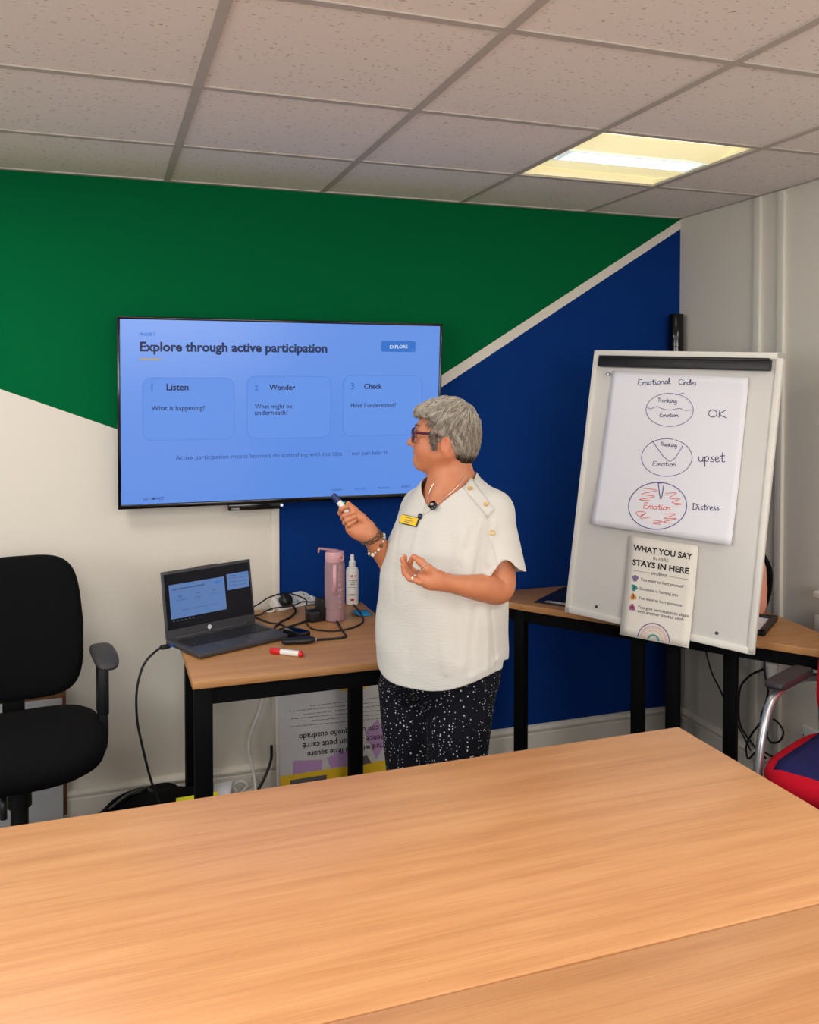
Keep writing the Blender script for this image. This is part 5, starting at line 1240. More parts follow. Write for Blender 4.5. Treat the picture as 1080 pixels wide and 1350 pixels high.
def limb(P, pts, n=7):
    """limb with an evenly changing girth through (point, radius) pairs"""
    X = [np.append(p, r) for p, r in pts]; Q = []
    for i in range(len(X) - 1):
        a, b_, c, d = X[max(i - 1, 0)], X[i], X[i + 1], X[min(i + 2, len(X) - 1)]
        for k in range(n):
            t = k / n; Q.append(0.5 * (2 * b_ + (c - a) * t + (2 * a - 5 * b_ + 4 * c - d) * t * t + (3 * b_ - a - 3 * c + d) * t ** 3))
    Q.append(X[-1]); m = None
    for a, b_ in zip(Q, Q[1:]):
        e = cap(P, a[:3], b_[:3], a[3], b_[3]); m = e if m is None else smin(m, e, 0.003)
    return m
def arm_l(P):
    d = limb(P, [(SL, .047), (V3(655, 725, 2.40), .044), (EL_, .0405), (V3(640, 775, 2.345), .0370), (V3(614, 772.5, 2.303), .0275), (WL, .0205), (hl(640, 545, 0), .0205)])
    return smin(d, left_hand(P), 0.012)
def arm_r(P):
    d = limb(P, [(SR, .043), (ER_, .037), (V3(511, 736, 2.535), .0325), (WR, .0245)])
    return smin(d, right_hand(P), 0.012)
def legs_sdf(P, g=0.0):
    d = ell(P, V3(582, 868, 2.5), (0.165 + g, 0.135 + g, 0.13))
    for pts in ([(V3(540, 905, 2.56), .082), (V3(549, 1060, 2.54), .060), (V3(556, 1235, 2.57), .042)], [(V3(608, 905, 2.46), .090), (V3(600, 1060, 2.43), .064), (V3(598, 1238, 2.46), .044)]):
        d = smin(d, chain(P, [(p, r + g * (1 + i * 0.6)) for i, (p, r) in enumerate(pts)], 0.05), 0.04)
    return d
def upper_body(P):
    d = smin(head_sdf(P), neck_sdf(P), 0.022)
    t = smin(torso_sdf(P) + 0.012, cap(P, NB, NB + FWD * 0.05 - np.array([0, 0, 0.06]), 0.06, 0.06), 0.03)
    return smin(d, t, 0.03)
root = thing('person', 'person in white blouse and spotted trousers presenting, marker raised towards the screen', 'person', to_world(np.array([V3(582, 1262, 2.5)]))[0] * np.array([1, 1, 0]))
# skin with lips painted by position
def skin_mat():
    t = NT('skin'); b = t.b
    at = t.add('ShaderNodeVertexColor'); at.layer_name = 'tint'
    tc = t.add('ShaderNodeTexCoord'); nz = t.add('ShaderNodeTexNoise'); nz.inputs['Scale'].default_value = 26; nz.inputs['Detail'].default_value = 4
    t.link(tc.outputs['Object'], nz.inputs['Vector'])
    mx = t.add('ShaderNodeMix', data_type='RGBA', blend_type='MULTIPLY'); mx.inputs[0].default_value = 1.0
    rp = t.add('ShaderNodeValToRGB'); rp.color_ramp.elements[0].position = 0.3; rp.color_ramp.elements[0].color = (0.88, 0.80, 0.77, 1); rp.color_ramp.elements[1].position = 0.7; rp.color_ramp.elements[1].color = (1, 1, 1, 1)
    t.link(nz.outputs['Fac'], rp.inputs['Fac']); t.link(at.outputs['Color'], mx.inputs[6]); t.link(rp.outputs['Color'], mx.inputs[7]); t.link(mx.outputs[2], b.inputs['Base Color'])
    b.inputs['Roughness'].default_value = 0.48; b.inputs['Subsurface Weight'].default_value = 0.12; b.inputs['Subsurface Radius'].default_value = (0.008, 0.003, 0.0015); b.inputs['Subsurface Scale'].default_value = 1.0
    n2 = t.add('ShaderNodeTexNoise'); n2.inputs['Scale'].default_value = 350; t.link(tc.outputs['Object'], n2.inputs['Vector'])
    bp = t.add('ShaderNodeBump'); bp.inputs['Strength'].default_value = 0.12; bp.inputs['Distance'].default_value = 0.001; t.link(n2.outputs['Fac'], bp.inputs['Height']); t.link(bp.outputs['Normal'], b.inputs['Normal'])
    return t.m
M['skin'] = skin_mat()
A0 = surface(upper_body, HC + np.array([-0.30, -0.30, -0.62]), HC + np.array([0.27, 0.30, 0.16]), 0.0026)
A0 = clip(*A0, lambda v: (HC[2] - 0.60) - v[:, 2])
A1 = surface(arm_l, np.min([SL, EL_, WL, hl(150, 180, 0)], 0) - 0.07, np.max([SL, EL_, WL], 0) + 0.07, 0.0019)
A2 = surface(arm_r, np.min([SR, ER_, WR, hr(150, 250, 0)], 0) - 0.07, np.max([SR, ER_, WR], 0) + 0.07, 0.0019)
A3 = surface(lambda P: legs_sdf(P, -0.004), np.array([-0.2, 2.2, 0.03]), np.array([0.42, 2.8, 0.95]), 0.012)
body, bv = mesh_obj('body', [A0, A1, A2, A3], M['skin'], root)
H_ = head_xyz(bv)
colr = np.tile(np.array(srgb(200, 132, 94)), (len(bv), 1))
lip = ((np.abs(H_[:, 1]) < 0.024) & (H_[:, 0] > 0.092) & (H_[:, 2] < -0.0435 - 0.12 * np.abs(H_[:, 1])) & (H_[:, 2] > -0.0665 + 0.25 * np.abs(H_[:, 1])))
colr[lip] = srgb(186, 98, 88)
inner = lip & (np.abs(H_[:, 2] + 0.0535) < 0.0022); colr[inner] = srgb(110, 44, 42)
warm = np.exp(-((H_[:, 0] - 0.075) ** 2 + (np.abs(H_[:, 1]) - 0.045) ** 2 + (H_[:, 2] + 0.03) ** 2) / 0.0008)[:, None]
ear = np.exp(-((H_[:, 0] - 0.013) ** 2 + (np.abs(H_[:, 1]) - 0.074) ** 2 + (H_[:, 2] + 0.018) ** 2) / 0.0009)[:, None]
colr = colr * (1 - 0.35 * np.maximum(warm, ear)) + np.array(srgb(206, 112, 86)) * 0.35 * np.maximum(warm, ear)
ca = body.data.color_attributes.new('tint', 'FLOAT_COLOR', 'POINT'); ca.data.foreach_set('color', colr.astype(np.float32).ravel())
def wpt(q): return to_world(np.asarray(q)[None])[0]
# eyes
for sy in (1, -1):
    mb = MB(); c = wpt(head_pt(0.0875, 0.033 * sy, 0.001)); mb.ball(c, 0.0118, seg=20)
    mb.build('eye', pmat('eye_white', srgb(226, 220, 214), 0.15, noise=0), root)
    mb = MB(); c2 = wpt(head_pt(0.0975, 0.0335 * sy, 0.000)); mb.ball(c2, (0.0056, 0.0056, 0.0056), seg=16)
    mb.build('iris', pmat('eye_iris', srgb(60, 44, 34), 0.1, noise=0), root)
for sy in (1, -1):
    mb = MB(); mb.tube([wpt(head_pt(*p)) for p in ((0.106, 0.012 * sy, 0.026), (0.102, 0.030 * sy, 0.032), (0.090, 0.046 * sy, 0.028))], [0.0016, 0.0022, 0.0010], seg=8); mb.build('eyebrow', pmat('eyebrow_hair', srgb(90, 70, 58), 0.8), root)

# ---- hair
rng = np.random.default_rng(11)
def hair_sdf(P):
    H = head_xyz(P); A_ = H.copy(); A_[:, 1] = np.abs(A_[:, 1])
    d = ell(H, (0.016, 0, 0.029), (0.089, 0.0785, 0.081))
    d = smin(d, ell(H, (-0.024, 0, -0.014), (0.050, 0.069, 0.068)), 0.03)
    d = smin(d, ell(H, (0.080, 0, 0.066), (0.031, 0.050, 0.024)), 0.025)
    # the face, the ears and the neck stay free
    face = np.maximum(0.036 + 0.55 * np.maximum(0, H[:, 2] - 0.005) - H[:, 0], H[:, 2] - 0.052)
    d = smax(d, -face, 0.008)
    side = cap(A_, (0.050, 0.070, 0.010), (0.044, 0.069, -0.026), 0.011, 0.005)
    d = smin(d, side, 0.01)
    d = smax(d, -ell(A_, (0.016, 0.085, -0.020), (0.0195, 0.022, 0.026)), 0.005)
    low = -H[:, 2] - 0.076 + 0.35 * np.maximum(0, H[:, 0] + 0.03)          # nape
    d = smax(d, low, 0.008)
    frontlow = np.maximum(H[:, 0] + 0.018, -0.012 - H[:, 2])
    fl = np.where((H[:, 2] < -0.016) & (H[:, 0] > -0.004) & (A_[:, 1] < 0.2), H[:, 0] + 0.004, -1)
    d2 = smax(d, np.minimum(fl, 0.02), 0.004)
    return np.where(cap(A_, (0.050, 0.070, 0.010), (0.044, 0.069, -0.026), 0.013, 0.007) < 0, d, d2)
def hair_disp(P):
    H = head_xyz(P)
    ph = np.arctan2(H[:, 1], H[:, 0] + 0.045); rad = np.hypot(H[:, 0] + 0.045, H[:, 1])
    w = np.sin(ph * 23 + rad * 60 + 3 * np.sin(H[:, 2] * 55)) * 0.0016 + np.sin(ph * 41 - H[:, 2] * 120) * 0.0009
    return hair_sdf(P) - w
hv = surface(hair_disp, HC + np.array([-0.15, -0.13, -0.11]), HC + np.array([0.13, 0.13, 0.14]), 0.0022)
# tufts flowing from the crown over the cap
CR = np.array([-0.040, -0.005, 0.105])
cand = hv[0][rng.choice(len(hv[0]), 4200, replace=False)]
nrm = grad(hair_sdf, cand)
tv_, tq_ = [], []; off = 0
for p, nn in zip(cand, nrm):
    h = head_xyz(p[None])[0]
    fl = h - CR
    if h[0] > 0.02 and h[2] > 0.045: fl = fl + np.array([0.05, 0.02, 0.0])
    if h[2] < 0.04: fl = fl + np.array([-0.05 if h[0] < 0.02 else 0.015, 0, -0.10])
    d = np.array([-fl[0], -fl[1], fl[2]]); d -= nn * (d @ nn); L = np.linalg.norm(d)
    if L < 1e-4: continue
    d /= L; sd = np.cross(nn, d); ln_ = rng.uniform(0.018, 0.042); w0 = rng.uniform(0.0011, 0.0031); ben = rng.normal(0, 0.26); lift = rng.uniform(0.0006, 0.0030) + (0.0030 if h[2] > 0.08 else 0)
    if (h[2] < 0.01 and 0.005 < h[0] < 0.034) or h[2] < -0.066 or (h[2] < -0.03 and h[0] > -0.012): continue
    if h[0] > 0.070 or (h[0] > 0.03 and h[2] < 0.03): ln_ *= 0.5; lift *= 0.4; ben *= 0.5
    if h[0] > 0.085: d = d + np.array([0, 0, -0.6]); d -= nn * (d @ nn); d /= np.linalg.norm(d); sd = np.cross(nn, d)
    if h[2] < -0.035: ln_ *= 0.6
    n = 6; ring = []
    for k in range(n):
        t = k / (n - 1); a = ben * t * 1.6
        c = p + (d * math.cos(a) + sd * math.sin(a)) * ln_ * t - nn * (0.0015 + 0.5 * ln_ * ln_ * t * t / 0.09) + nn * lift * math.sin(math.pi * min(t * 1.15, 1)) 
        wk = w0 * (1 - t) ** 0.6 * (0.55 + 0.9 * t * (1 - t) * 2)
        ring += [c - sd * wk, c + nn * wk * 0.8, c + sd * wk]
    tv_.append(np.array(ring))
    f = []
    for k in range(n - 1):
        a = off + k * 3; b_ = a + 3
        f += [[a, a + 1, b_ + 1, b_], [a + 1, a + 2, b_ + 2, b_ + 1], [a + 2, a, b_, b_ + 2]]
    tq_.append(np.array(f)); off += n * 3
t = NT('grey_hair'); b = t.b
tc = t.add('ShaderNodeTexCoord'); ge = t.add('ShaderNodeNewGeometry'); nz = t.add('ShaderNodeTexNoise'); nz.inputs['Scale'].default_value = 45; nz.inputs['Detail'].default_value = 4
t.link(tc.outputs['Object'], nz.inputs['Vector'])
at = t.add('ShaderNodeVertexColor'); at.layer_name = 'tint'
rp = t.add('ShaderNodeValToRGB'); e = rp.color_ramp.elements; e[0].position = 0.25; e[0].color = (0.62, 0.60, 0.57, 1); e[1].position = 0.75; e[1].color = (1.25, 1.23, 1.20, 1)
ad = t.add('ShaderNodeMath', operation='MULTIPLY_ADD'); ad.inputs[1].default_value = 0.55
sb2 = t.add('ShaderNodeMath', operation='MULTIPLY'); sb2.inputs[1].default_value = 0.5
t.link(nz.outputs['Fac'], sb2.inputs[0]); t.link(ge.outputs['Random Per Island'], ad.inputs[0]); t.link(sb2.outputs[0], ad.inputs[2]); t.link(ad.outputs[0], rp.inputs['Fac'])
mx = t.add('ShaderNodeMix', data_type='RGBA', blend_type='MULTIPLY'); mx.inputs[0].default_value = 1.0
t.link(at.outputs['Color'], mx.inputs[6]); t.link(rp.outputs['Color'], mx.inputs[7]); t.link(mx.outputs[2], b.inputs['Base Color'])
b.inputs['Roughness'].default_value = 0.42; b.inputs['Specular IOR Level'].default_value = 0.5
hair, hvv = mesh_obj('hair', [hv, (np.concatenate(tv_), np.concatenate(tq_))], t.m, root)
Hh = head_xyz(hvv)
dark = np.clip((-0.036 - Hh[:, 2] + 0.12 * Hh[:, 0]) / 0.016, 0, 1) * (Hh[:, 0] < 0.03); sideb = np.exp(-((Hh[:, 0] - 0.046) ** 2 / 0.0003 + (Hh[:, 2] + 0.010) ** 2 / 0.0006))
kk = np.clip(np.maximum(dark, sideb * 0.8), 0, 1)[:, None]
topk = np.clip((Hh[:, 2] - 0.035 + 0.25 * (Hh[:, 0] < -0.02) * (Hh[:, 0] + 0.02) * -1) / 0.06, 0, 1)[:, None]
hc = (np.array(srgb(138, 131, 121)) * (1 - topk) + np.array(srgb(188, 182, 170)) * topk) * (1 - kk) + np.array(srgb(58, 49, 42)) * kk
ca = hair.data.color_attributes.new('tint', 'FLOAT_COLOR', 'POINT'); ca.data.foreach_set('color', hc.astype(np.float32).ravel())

# ---- blouse
SLE, SRE = V3(661, 775, 2.385), V3(532, 742, 2.60)
SLV = ((V3(646, 677, 2.42), SLE, 0.056, 0.068, 1), (SR, SRE, 0.046, 0.062, 0))
def sleeve_end(P, A, B, left):
    """> 0 beyond the sleeve hem; the left hem is arched where the placket opens"""
    ax = (B - A) / np.linalg.norm(B - A); q = P - B; e = q @ ax + 0.036
    if left:
        l = q[:, 0] * LAT[0] + q[:, 1] * LAT[1]; f = q[:, 0] * FWD[0] + q[:, 1] * FWD[1]
        e = e + 0.040 * np.exp(-((l - 0.036) / 0.020) ** 2) * np.clip((f + 0.02) / 0.03, 0, 1)
    return e
def sleeves(P):
    d = None
    for A, B, ra, rb, left in SLV:
        e = np.maximum(cap(P, A, B, ra, rb), sleeve_end(P, A, B, left)); d = e if d is None else np.minimum(d, e)
    return d
def folds(P):
    s, f, a, b = torso_st(P); z = P[:, 2]
    up = np.clip((z - 0.98) / 0.25, 0, 1)
    w = 0.0042 * np.sin(26 * s + 9 * (z - 1.1) + 2.0 * np.sin(7 * z)) * np.clip((1.10 - z) / 0.25, 0, 1)
    x = s - 0.10 - 0.22 * (1.28 - z)                                     # drapes from the left shoulder to the underarm
    w += 0.0105 * np.sin(62 * x + 1.2) * np.exp(-(x / 0.055) ** 2) * np.clip((z - 1.0) / 0.1, 0, 1) * np.clip((1.27 - z) / 0.06, 0, 1) * (f > -0.05)
    x2 = s + 0.09 + 0.12 * (1.28 - z)
    w += 0.0035 * np.sin(60 * x2) * np.exp(-(x2 / 0.06) ** 2) * up
    w += 0.0022 * np.sin(38 * z + 14 * s) * np.exp(-((z - 0.99) / 0.09) ** 2)
    w += 0.0020 * np.sin(60 * (z + 0.5 * s)) * np.clip((0.88 - z) / 0.08, 0, 1)
    return w
def blouse_plain(P): return smin(torso_sdf(P), sleeves(P), 0.016) - 0.006
def fold_path(pts):
    """a crease running over the cloth: points found on the plain surface"""
    out = []
    for x, y in pts:
        d = ray(x, y); d = np.array([d @ RV, d @ F0, d[2]]); d /= np.linalg.norm(d); t_ = 1.9
        for _ in range(100): t_ += blouse_plain((np.array([0, 0, CAM_H]) + d * t_)[None])[0] * 0.7
        out.append(np.array([0, 0, CAM_H]) + d * t_)
    return out
CREASES = [(fold_path(p), a, sg) for p, a, sg in (
    ([(641, 688), (637, 712), (631, 738), (627, 756)], 0.0085, 0.0075), ([(633, 690), (626, 715), (620, 745)], -0.0060, 0.0100),
    ([(652, 690), (648, 715), (644, 742)], -0.0050, 0.0085), ([(622, 700), (614, 725), (606, 748)], 0.0035, 0.0090),
    ([(648, 800), (651, 840), (653, 886)], 0.0040, 0.0050), ([(640, 806), (643, 845), (640, 890)], -0.0030, 0.0090),
    ([(656, 868), (640, 880), (622, 892)], -0.0035, 0.0080), ([(628, 800), (622, 845), (618, 885)], 0.0030, 0.0110),
    ([(563, 676), (552, 700), (545, 726)], -0.0025, 0.0080), ([(590, 800), (584, 840), (588, 885)], -0.0030, 0.0140),
    ([(560, 790), (545, 830), (536, 875)], 0.0030, 0.0140), ([(604, 788), (608, 830), (604, 870)], 0.0028, 0.0120),
    ([(527, 700), (521, 740), (520, 790)], 0.0020, 0.0100))]
def blouse_sdf(P):
    d = blouse_plain(P) - folds(P) * 0.6
    for pts, a, sg in CREASES:
        m = None
        for p, q in zip(pts, pts[1:]):
            e = cap(P, p, q, 0.0); m = e if m is None else np.minimum(m, e)
        d = d + a * np.exp(-(m / sg) ** 2)
    return d
def blouse_cut(P):
    s, f, a, b = torso_st(P); z = P[:, 2]
    q = P - NB; sn_ = q[:, 0] * LAT[0] + q[:, 1] * LAT[1]; fn_ = q[:, 0] * FWD[0] + q[:, 1] * FWD[1]
    bl = np.clip((fn_ + 0.02) / 0.06, 0, 1); bl = bl * bl * (3 - 2 * bl)
    vz = 1.248 + 1.12 * np.sqrt(sn_ ** 2 + 0.018 ** 2)
    g = z - (1.357 * (1 - bl) + np.minimum(vz, 1.40) * bl)
    r = np.clip(np.abs(s / a), 0, 1.2)
    hem = 0.790 + 0.050 * r ** 3 * np.where(s < 0, 1.15, 0.75) + 0.020 * (f < -0.02) * r
    g = np.maximum(g, hem - z)
    # sleeve openings
    for A, B, ra, rb, left in SLV:
        near = (cap(P, A, B, ra, rb) < 0.02) & (torso_sdf(P) > 0.012)
        g = np.where(near, np.maximum(g, sleeve_end(P, A, B, left) - 0.002), g)
    return g
bvq = surface(blouse_sdf, np.array([-0.14, 2.22, 0.72]), np.array([0.42, 2.82, 1.42]), 0.0042)
bvq = clip(*bvq, blouse_cut)
t = NT('white_crinkle_cloth'); b = t.b
b.inputs['Base Color'].default_value = srgb(205, 204, 198); b.inputs['Roughness'].default_value = 0.8; b.inputs['Sheen Weight'].default_value = 0.2
tc = t.add('ShaderNodeTexCoord'); mp = t.add('ShaderNodeMapping'); mp.inputs['Scale'].default_value = (28, 28, 150); t.link(tc.outputs['Object'], mp.inputs['Vector'])
nz = t.add('ShaderNodeTexNoise'); nz.inputs['Scale'].default_value = 1.6; nz.inputs['Detail'].default_value = 4; t.link(mp.outputs['Vector'], nz.inputs['Vector'])
bp = t.add('ShaderNodeBump'); bp.inputs['Strength'].default_value = 0.35; bp.inputs['Distance'].default_value = 0.003; t.link(nz.outputs['Fac'], bp.inputs['Height']); t.link(bp.outputs['Normal'], b.inputs['Normal'])
M['blouse'] = t.m
blouse, _ = mesh_obj('blouse', [bvq], M['blouse'], root)
md = blouse.modifiers.new('smooth', 'SMOOTH'); md.factor = 0.5; md.iterations = 2
md = blouse.modifiers.new('thickness', 'SOLIDIFY'); md.thickness = 0.0022; md.offset = 0
def hit(px, py, lift=0.0, fn=None):
    """point where the line of sight of a survey pixel meets the blouse, and the outward normal"""
    fn = fn or blouse_sdf; d = ray(px, py); d = np.array([d @ RV, d @ F0, d[2]]); d /= np.linalg.norm(d); o = np.array([0, 0, CAM_H]); t_ = 1.9
    for _ in range(120):
        e = fn((o + d * t_)[None])[0]
        if abs(e) < 2e-4: break
        t_ += e * 0.7
    p = o + d * t_; n = grad(fn, p[None])[0]
    return p + n * lift, n
def strip(name, cols, m, lift=0.0022, thick=0.0015, parent=None):
    rows = [[wpt(hit(x, y, lift)[0]) for x, y in c] for c in cols]
    mb = MB(); mb.grid(rows); o = mb.build(name, m, parent or root); md = o.modifiers.new('thickness', 'SOLIDIFY'); md.thickness = thick; md.offset = 1; return o
def lerp2(a, b, t): return (a[0] * (1 - t) + b[0] * t, a[1] * (1 - t) + b[1] * t)
# buttoned shoulder tab and sleeve placket
strip('shoulder_tab', [[lerp2(lerp2((611, 644), (643, 683), i / 8), lerp2((621, 630), (653, 672), i / 8), j / 4) for j in range(5)] for i in range(9)], M['blouse'], 0.0026, 0.0010)
mb = MB(); mb.tube([wpt(hit(x, y, 0.0012)[0]) for x, y in ((645, 706), (648, 716), (652, 729), (657, 744))], 0.0016, seg=6); mb.build('sleeve_seam', M['blouse'], root)
M['gold'] = pmat('gold_button', srgb(214, 186, 132), 0.35, metal=0.35)
for x, y in ((619.5, 645), (641.5, 665), (649.5, 702.5)):
    p, n = hit(x, y, 0.0055); n = wpt(n); p = wpt(p); xx = np.cross(n, ZV); xx /= np.linalg.norm(xx); yy = np.cross(n, xx)
    mb = MB(); Tm = frame_m(p, xx, yy, n)
    mb.lathe([(0.0066, -0.004), (0.0072, 0.0), (0.0066, 0.0018), (0.0054, 0.0010), (0.0, 0.0010)], Tm, seg=18)
    for k in range(6): mb.ball(p + (xx * math.cos(k * math.pi / 3) + yy * math.sin(k * math.pi / 3)) * 0.0038 + n * 0.0014, 0.0011, seg=6)
    mb.build('button', M['gold'], root)
# ---- trousers
def trouser_sdf(P):
    w = 0.004 * np.sin(30 * P[:, 0] + 6 * P[:, 2]) * np.clip((0.75 - P[:, 2]) / 0.2, 0, 1)
    return legs_sdf(P, 0.008) - w
tvq = surface(trouser_sdf, np.array([-0.22, 2.18, 0.04]), np.array([0.44, 2.82, 0.92]), 0.006)
tvq = clip(*tvq, lambda v: np.maximum(0.085 - v[:, 2], v[:, 2] - 0.86))
t = NT('navy_spotted_cloth'); b = t.b; b.inputs['Roughness'].default_value = 0.85; b.inputs['Specular IOR Level'].default_value = 0.2
tc = t.add('ShaderNodeTexCoord'); vo = t.add('ShaderNodeTexVoronoi'); vo.inputs['Scale'].default_value = 112; vo.inputs['Randomness'].default_value = 0.72
t.link(tc.outputs['Object'], vo.inputs['Vector'])
sc_ = t.add('ShaderNodeSeparateColor'); t.link(vo.outputs['Color'], sc_.inputs[0])
mr = t.add('ShaderNodeMapRange'); mr.inputs['To Min'].default_value = 0.10; mr.inputs['To Max'].default_value = 0.28; t.link(sc_.outputs[0], mr.inputs['Value'])
lt = t.add('ShaderNodeMath', operation='LESS_THAN'); t.link(vo.outputs['Distance'], lt.inputs[0]); t.link(mr.outputs[0], lt.inputs[1])
mx = t.add('ShaderNodeMix', data_type='RGBA'); mx.inputs[6].default_value = srgb(10, 12, 22); mx.inputs[7].default_value = srgb(196, 196, 204)
t.link(lt.outputs[0], mx.inputs[0]); t.link(mx.outputs[2], b.inputs['Base Color']); M['spots'] = t.m
tr, _ = mesh_obj('trousers', [tvq], M['spots'], root)
md = tr.modifiers.new('thickness', 'SOLIDIFY'); md.thickness = 0.002
for ax_ in (V3(556, 1245, 2.56), V3(598, 1248, 2.45)):
    ft = ax_ * np.array([1, 1, 0]); a = ft - FWD * 0.045 + ZV * 0.036; b_ = ft + FWD * 0.15 + ZV * 0.030
    fn = lambda P, a=a, b_=b_: np.maximum(smin(cap(P, a, b_, 0.036, 0.032), cap(P, a, a + ZV * 0.05, 0.034, 0.03), 0.02), 0.002 - P[:, 2])
    sv = surface(fn, np.minimum(a, b_) - 0.06, np.maximum(a, b_) + np.array([0.06, 0.06, 0.1]), 0.005); sv = clip(*sv, lambda v: v[:, 2] - 0.075)
    o, _ = mesh_obj('shoe', [sv], M['black_plastic'], root)

# ---- glasses, jewellery, badge, microphone
M['plum'] = pmat('plum_glasses_frame', srgb(72, 30, 58), 0.25)
def glasses():
    gr = None; mb = MB()
    for sy in (1, -1):
        out = []
        for k in range(16):
            a = 2 * math.pi * k / 16; ex_, ez = 0.0265, 0.0190; c_, s_ = math.cos(a), math.sin(a)
            out.append(wpt(head_pt(0.1145 - 0.22 * max(0, (0.034 + ex_ * c_) - 0.012), sy * (0.034 + ex_ * np.sign(c_) * abs(c_) ** 0.6), 0.002 + ez * np.sign(s_) * abs(s_) ** 0.6)))
        mb.tube(out, 0.0024, seg=8, closed=True, smooth=3)
    mb.tube([wpt(head_pt(0.1145, 0.009, 0.006)), wpt(head_pt(0.117, 0, 0.009)), wpt(head_pt(0.1145, -0.009, 0.006))], 0.0022, seg=8)
    g = mb.build('glasses_frame', M['plum'], root)
    for sy in (1, -1):
        mb = MB(); mb.tube([wpt(head_pt(0.1045, 0.0600 * sy, 0.011)), wpt(head_pt(0.100, 0.0670 * sy, 0.0115)), wpt(head_pt(0.066, 0.0745 * sy, 0.010)), wpt(head_pt(0.030, 0.0730 * sy, 0.007)), wpt(head_pt(0.006, 0.0745 * sy, 0.000))], [0.0030, 0.0034, 0.0036, 0.0026, 0.0016], seg=8); mb.build('temple_arm', M['plum'], root)
        mb = MB(); c = head_pt(0.1097, 0.034 * sy, 0.002)
        mb.ball(wpt(c), 1.0, seg=24, mat4=frame_m((0, 0, 0), F0 * 0.98 - RV * 0.20, ZV, RV) @ Matrix.Diagonal((0.0255, 0.0180, 0.0006, 1)))
        mb.build('lens', M['lens'], root)
t = NT('clear_lens'); t.b.inputs['Base Color'].default_value = (1, 1, 1, 1); t.b.inputs['Transmission Weight'].default_value = 1.0; t.b.inputs['Roughness'].default_value = 0.0; t.b.inputs['IOR'].default_value = 1.03
M['lens'] = t.m
glasses()
M['silver'] = pmat('silver_jewellery', srgb(206, 204, 198), 0.25, metal=0.8, noise=0)
def ring_on(name, a, b, s, r, m, w=0.0014):
    a, b = np.asarray(a), np.asarray(b); c = a * (1 - s) + b * s; d = (b - a) / np.linalg.norm(b - a); x = np.cross(d, np.array([0.3, 1, 0.2])); x /= np.linalg.norm(x); y = np.cross(d, x)
    mb = MB(); mb.tube([wpt(c + (x * math.cos(2 * math.pi * k / 14) + y * math.sin(2 * math.pi * k / 14)) * r) for k in range(14)], w, seg=8, closed=True, smooth=2); return mb.build(name, m, root)
ring_on('finger_ring', hl(520, 370, -0.012), hl(430, 275, -0.006), 0.40, 0.0118, M['silver'], 0.0016)
ring_on('finger_ring', hl(410, 525, 0.004), hl(255, 445, 0.008), 0.46, 0.0108, M['silver'], 0.0016)
ring_on('finger_ring', hl(410, 560, -0.008), hl(270, 500, -0.006), 0.75, 0.0096, M['silver'], 0.0014)
# bracelets on the raised wrist
M['bronze'] = pmat('bronze_bead', srgb(110, 84, 66), 0.35, metal=0.4, noise=0.3, nscale=200)
M['pearl'] = pmat('pearl_bead', srgb(232, 222, 204), 0.2, noise=0.05)
def bracelet(name, s, r, sz, n, ms, tilt_):
    a, b = WR, V3(511, 736, 2.535); c = a * (1 - s) + b * s; d = (b - a) / np.linalg.norm(b - a); x = np.cross(d, np.array([0, 1.0, 0])); x /= np.linalg.norm(x); y = np.cross(d, x)
    g = MB()
    for k in range(n):
        t_ = 2 * math.pi * k / n; g.ball(wpt(c + (x * math.cos(t_) + y * math.sin(t_)) * r + d * tilt_ * math.cos(t_)), sz * (1 + 0.25 * math.sin(k * 2.4)), seg=8, m=ms[k % len(ms)])
    o = g.build(name, None, root); o['kind'] = 'stuff'; return o
bracelet('bronze_bracelet', 0.02, 0.0285, 0.0042, 24, [M['bronze']], 0.004); bracelet('bronze_bracelet', 0.12, 0.0290, 0.0042, 24, [M['bronze']], 0.006)
bracelet('pearl_bracelet', 0.40, 0.0330, 0.0046, 16, [M['pearl'], M['silver'], M['pearl'], M['bronze']], -0.012)
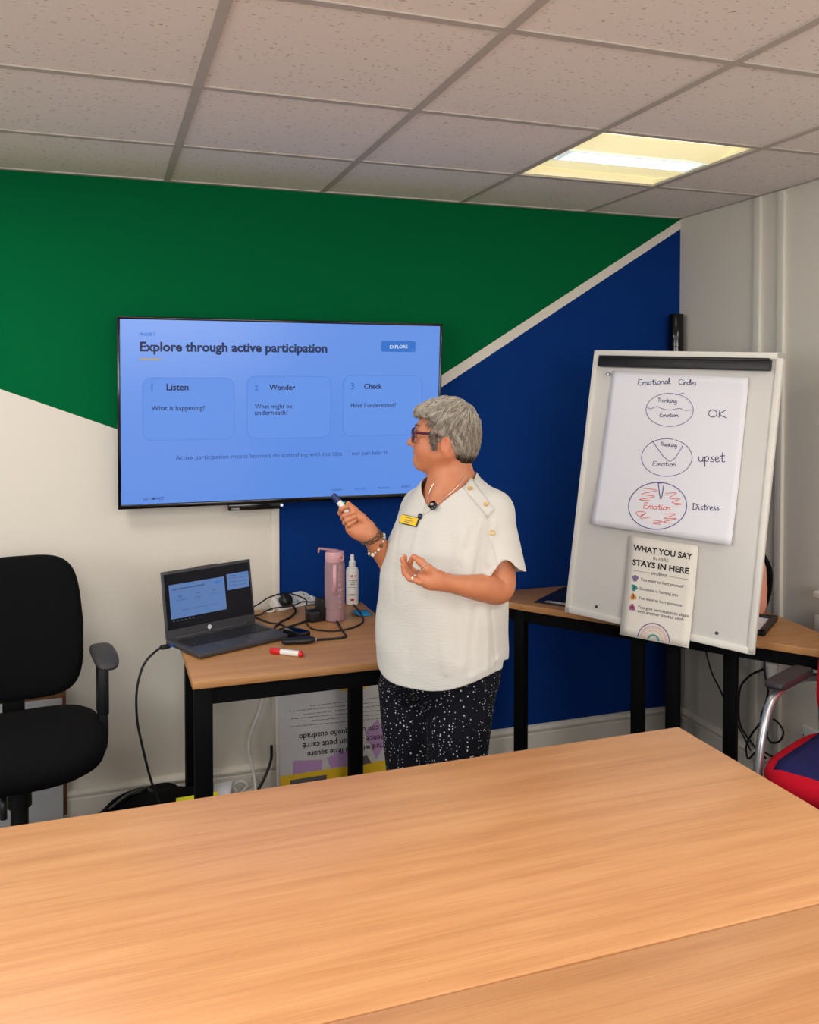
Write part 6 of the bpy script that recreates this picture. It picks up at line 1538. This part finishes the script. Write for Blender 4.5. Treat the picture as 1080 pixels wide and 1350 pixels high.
# necklace, lapel microphone, name badge
skin_f = lambda P: np.minimum(upper_body(P), blouse_sdf(P))
mb = MB(); mb.tube([wpt(hit(x, y, 0.0015, skin_f)[0]) for x, y in ((615, 628), (604, 641), (592, 652), (581, 660), (573, 668), (566, 675), (559, 679))], 0.0009, seg=5)
mb.tube([wpt(hit(x, y, 0.0015, skin_f)[0]) for x, y in ((572, 638), (567, 648), (563, 660), (560, 670), (557, 679))], 0.0009, seg=5); mb.build('necklace_chain', M['silver'], root)
p, n = hit(555.5, 681.5, 0.005); mb = MB(); mb.ball(wpt(p), (0.0065, 0.0065, 0.0085), seg=14); mb.build('pendant', pmat('dark_blue_stone', srgb(28, 36, 70), 0.15), root)
def plate(name, label, cat, pts, m, lift, thick, bevel=0.001):
    P = [wpt(hit(x, y, lift)[0]) for x, y in pts]; return P
p, n = hit(573, 668, 0.010, skin_f); n = wpt(n); p = wpt(p); xx = np.cross(ZV, n); xx /= np.linalg.norm(xx); yy = np.cross(n, xx)
mic = thing('lapel_microphone', 'small black clip-on microphone at the point of the blouse neckline', 'microphone', p)
mb = MB(); mb.prism([(0.0125 * math.cos(2 * math.pi * k / 6 + 0.4), 0.0135 * math.sin(2 * math.pi * k / 6 + 0.4)) for k in range(6)], 0.010, frame_m(p - n * 0.004, xx, yy, n), bevel=0.003); mb.build('housing', M['gloss_black'], mic)
mb = MB(); mb.box((0, 0.002, 0.0064), (0.008, 0.006, 0.0008), frame_m(p, xx, yy, n), bevel=0.0003); mb.build('light_window', pmat('grey_window', srgb(150, 152, 156), 0.2), mic)
p, n = hit(541, 687, 0.005); n = wpt(n); p = wpt(p); xx = np.cross(ZV, n); xx /= np.linalg.norm(xx); yy = np.cross(n, xx); rot = R_(-4)
x2 = xx * math.cos(rot) + yy * math.sin(rot); y2 = np.cross(n, x2); Bm = frame_m(p, x2, y2, n)
nb = thing('name_badge', 'yellow name badge with dark edge pinned on the white blouse', 'badge', p)
mb = MB(); mb.box((0, 0, 0), (0.068, 0.026, 0.004), Bm, bevel=0.0015); mb.build('backing', M['black_plastic'], nb)
mb = MB(); mb.box((0.0, 0, 0.0024), (0.064, 0.022, 0.001), Bm); mb.build('badge_face', M['yellow'], nb, smooth=False)
for yy_, w in ((0.006, 0.022), (-0.001, 0.030), (-0.006, 0.026)):
    mb = MB(); mb.box((0, yy_, 0.0031), (w, 0.0018 if yy_ < 0.0 else 0.0016, 0.0004), Bm); mb.build('badge_print', M['ink_grey'], nb, smooth=False)
# marker held between thumb and fingers
m0, m1 = wpt(hr(40, 140, 0.004)), wpt(hr(330, 480, 0.004))
mk = marker('marker', 'white marker with navy cap held up in the raised hand', m0, m1, 0.0085, pmat('navy_cap', srgb(28, 42, 100), 0.4), M['white_plastic'])
p = wpt(hr(222, 272, 0.004)); mb = MB(); mb.ball(p, (0.004, 0.003, 0.003), seg=10); mb.build('green_mark', pmat('green_print', srgb(60, 190, 150), 0.5), mk)
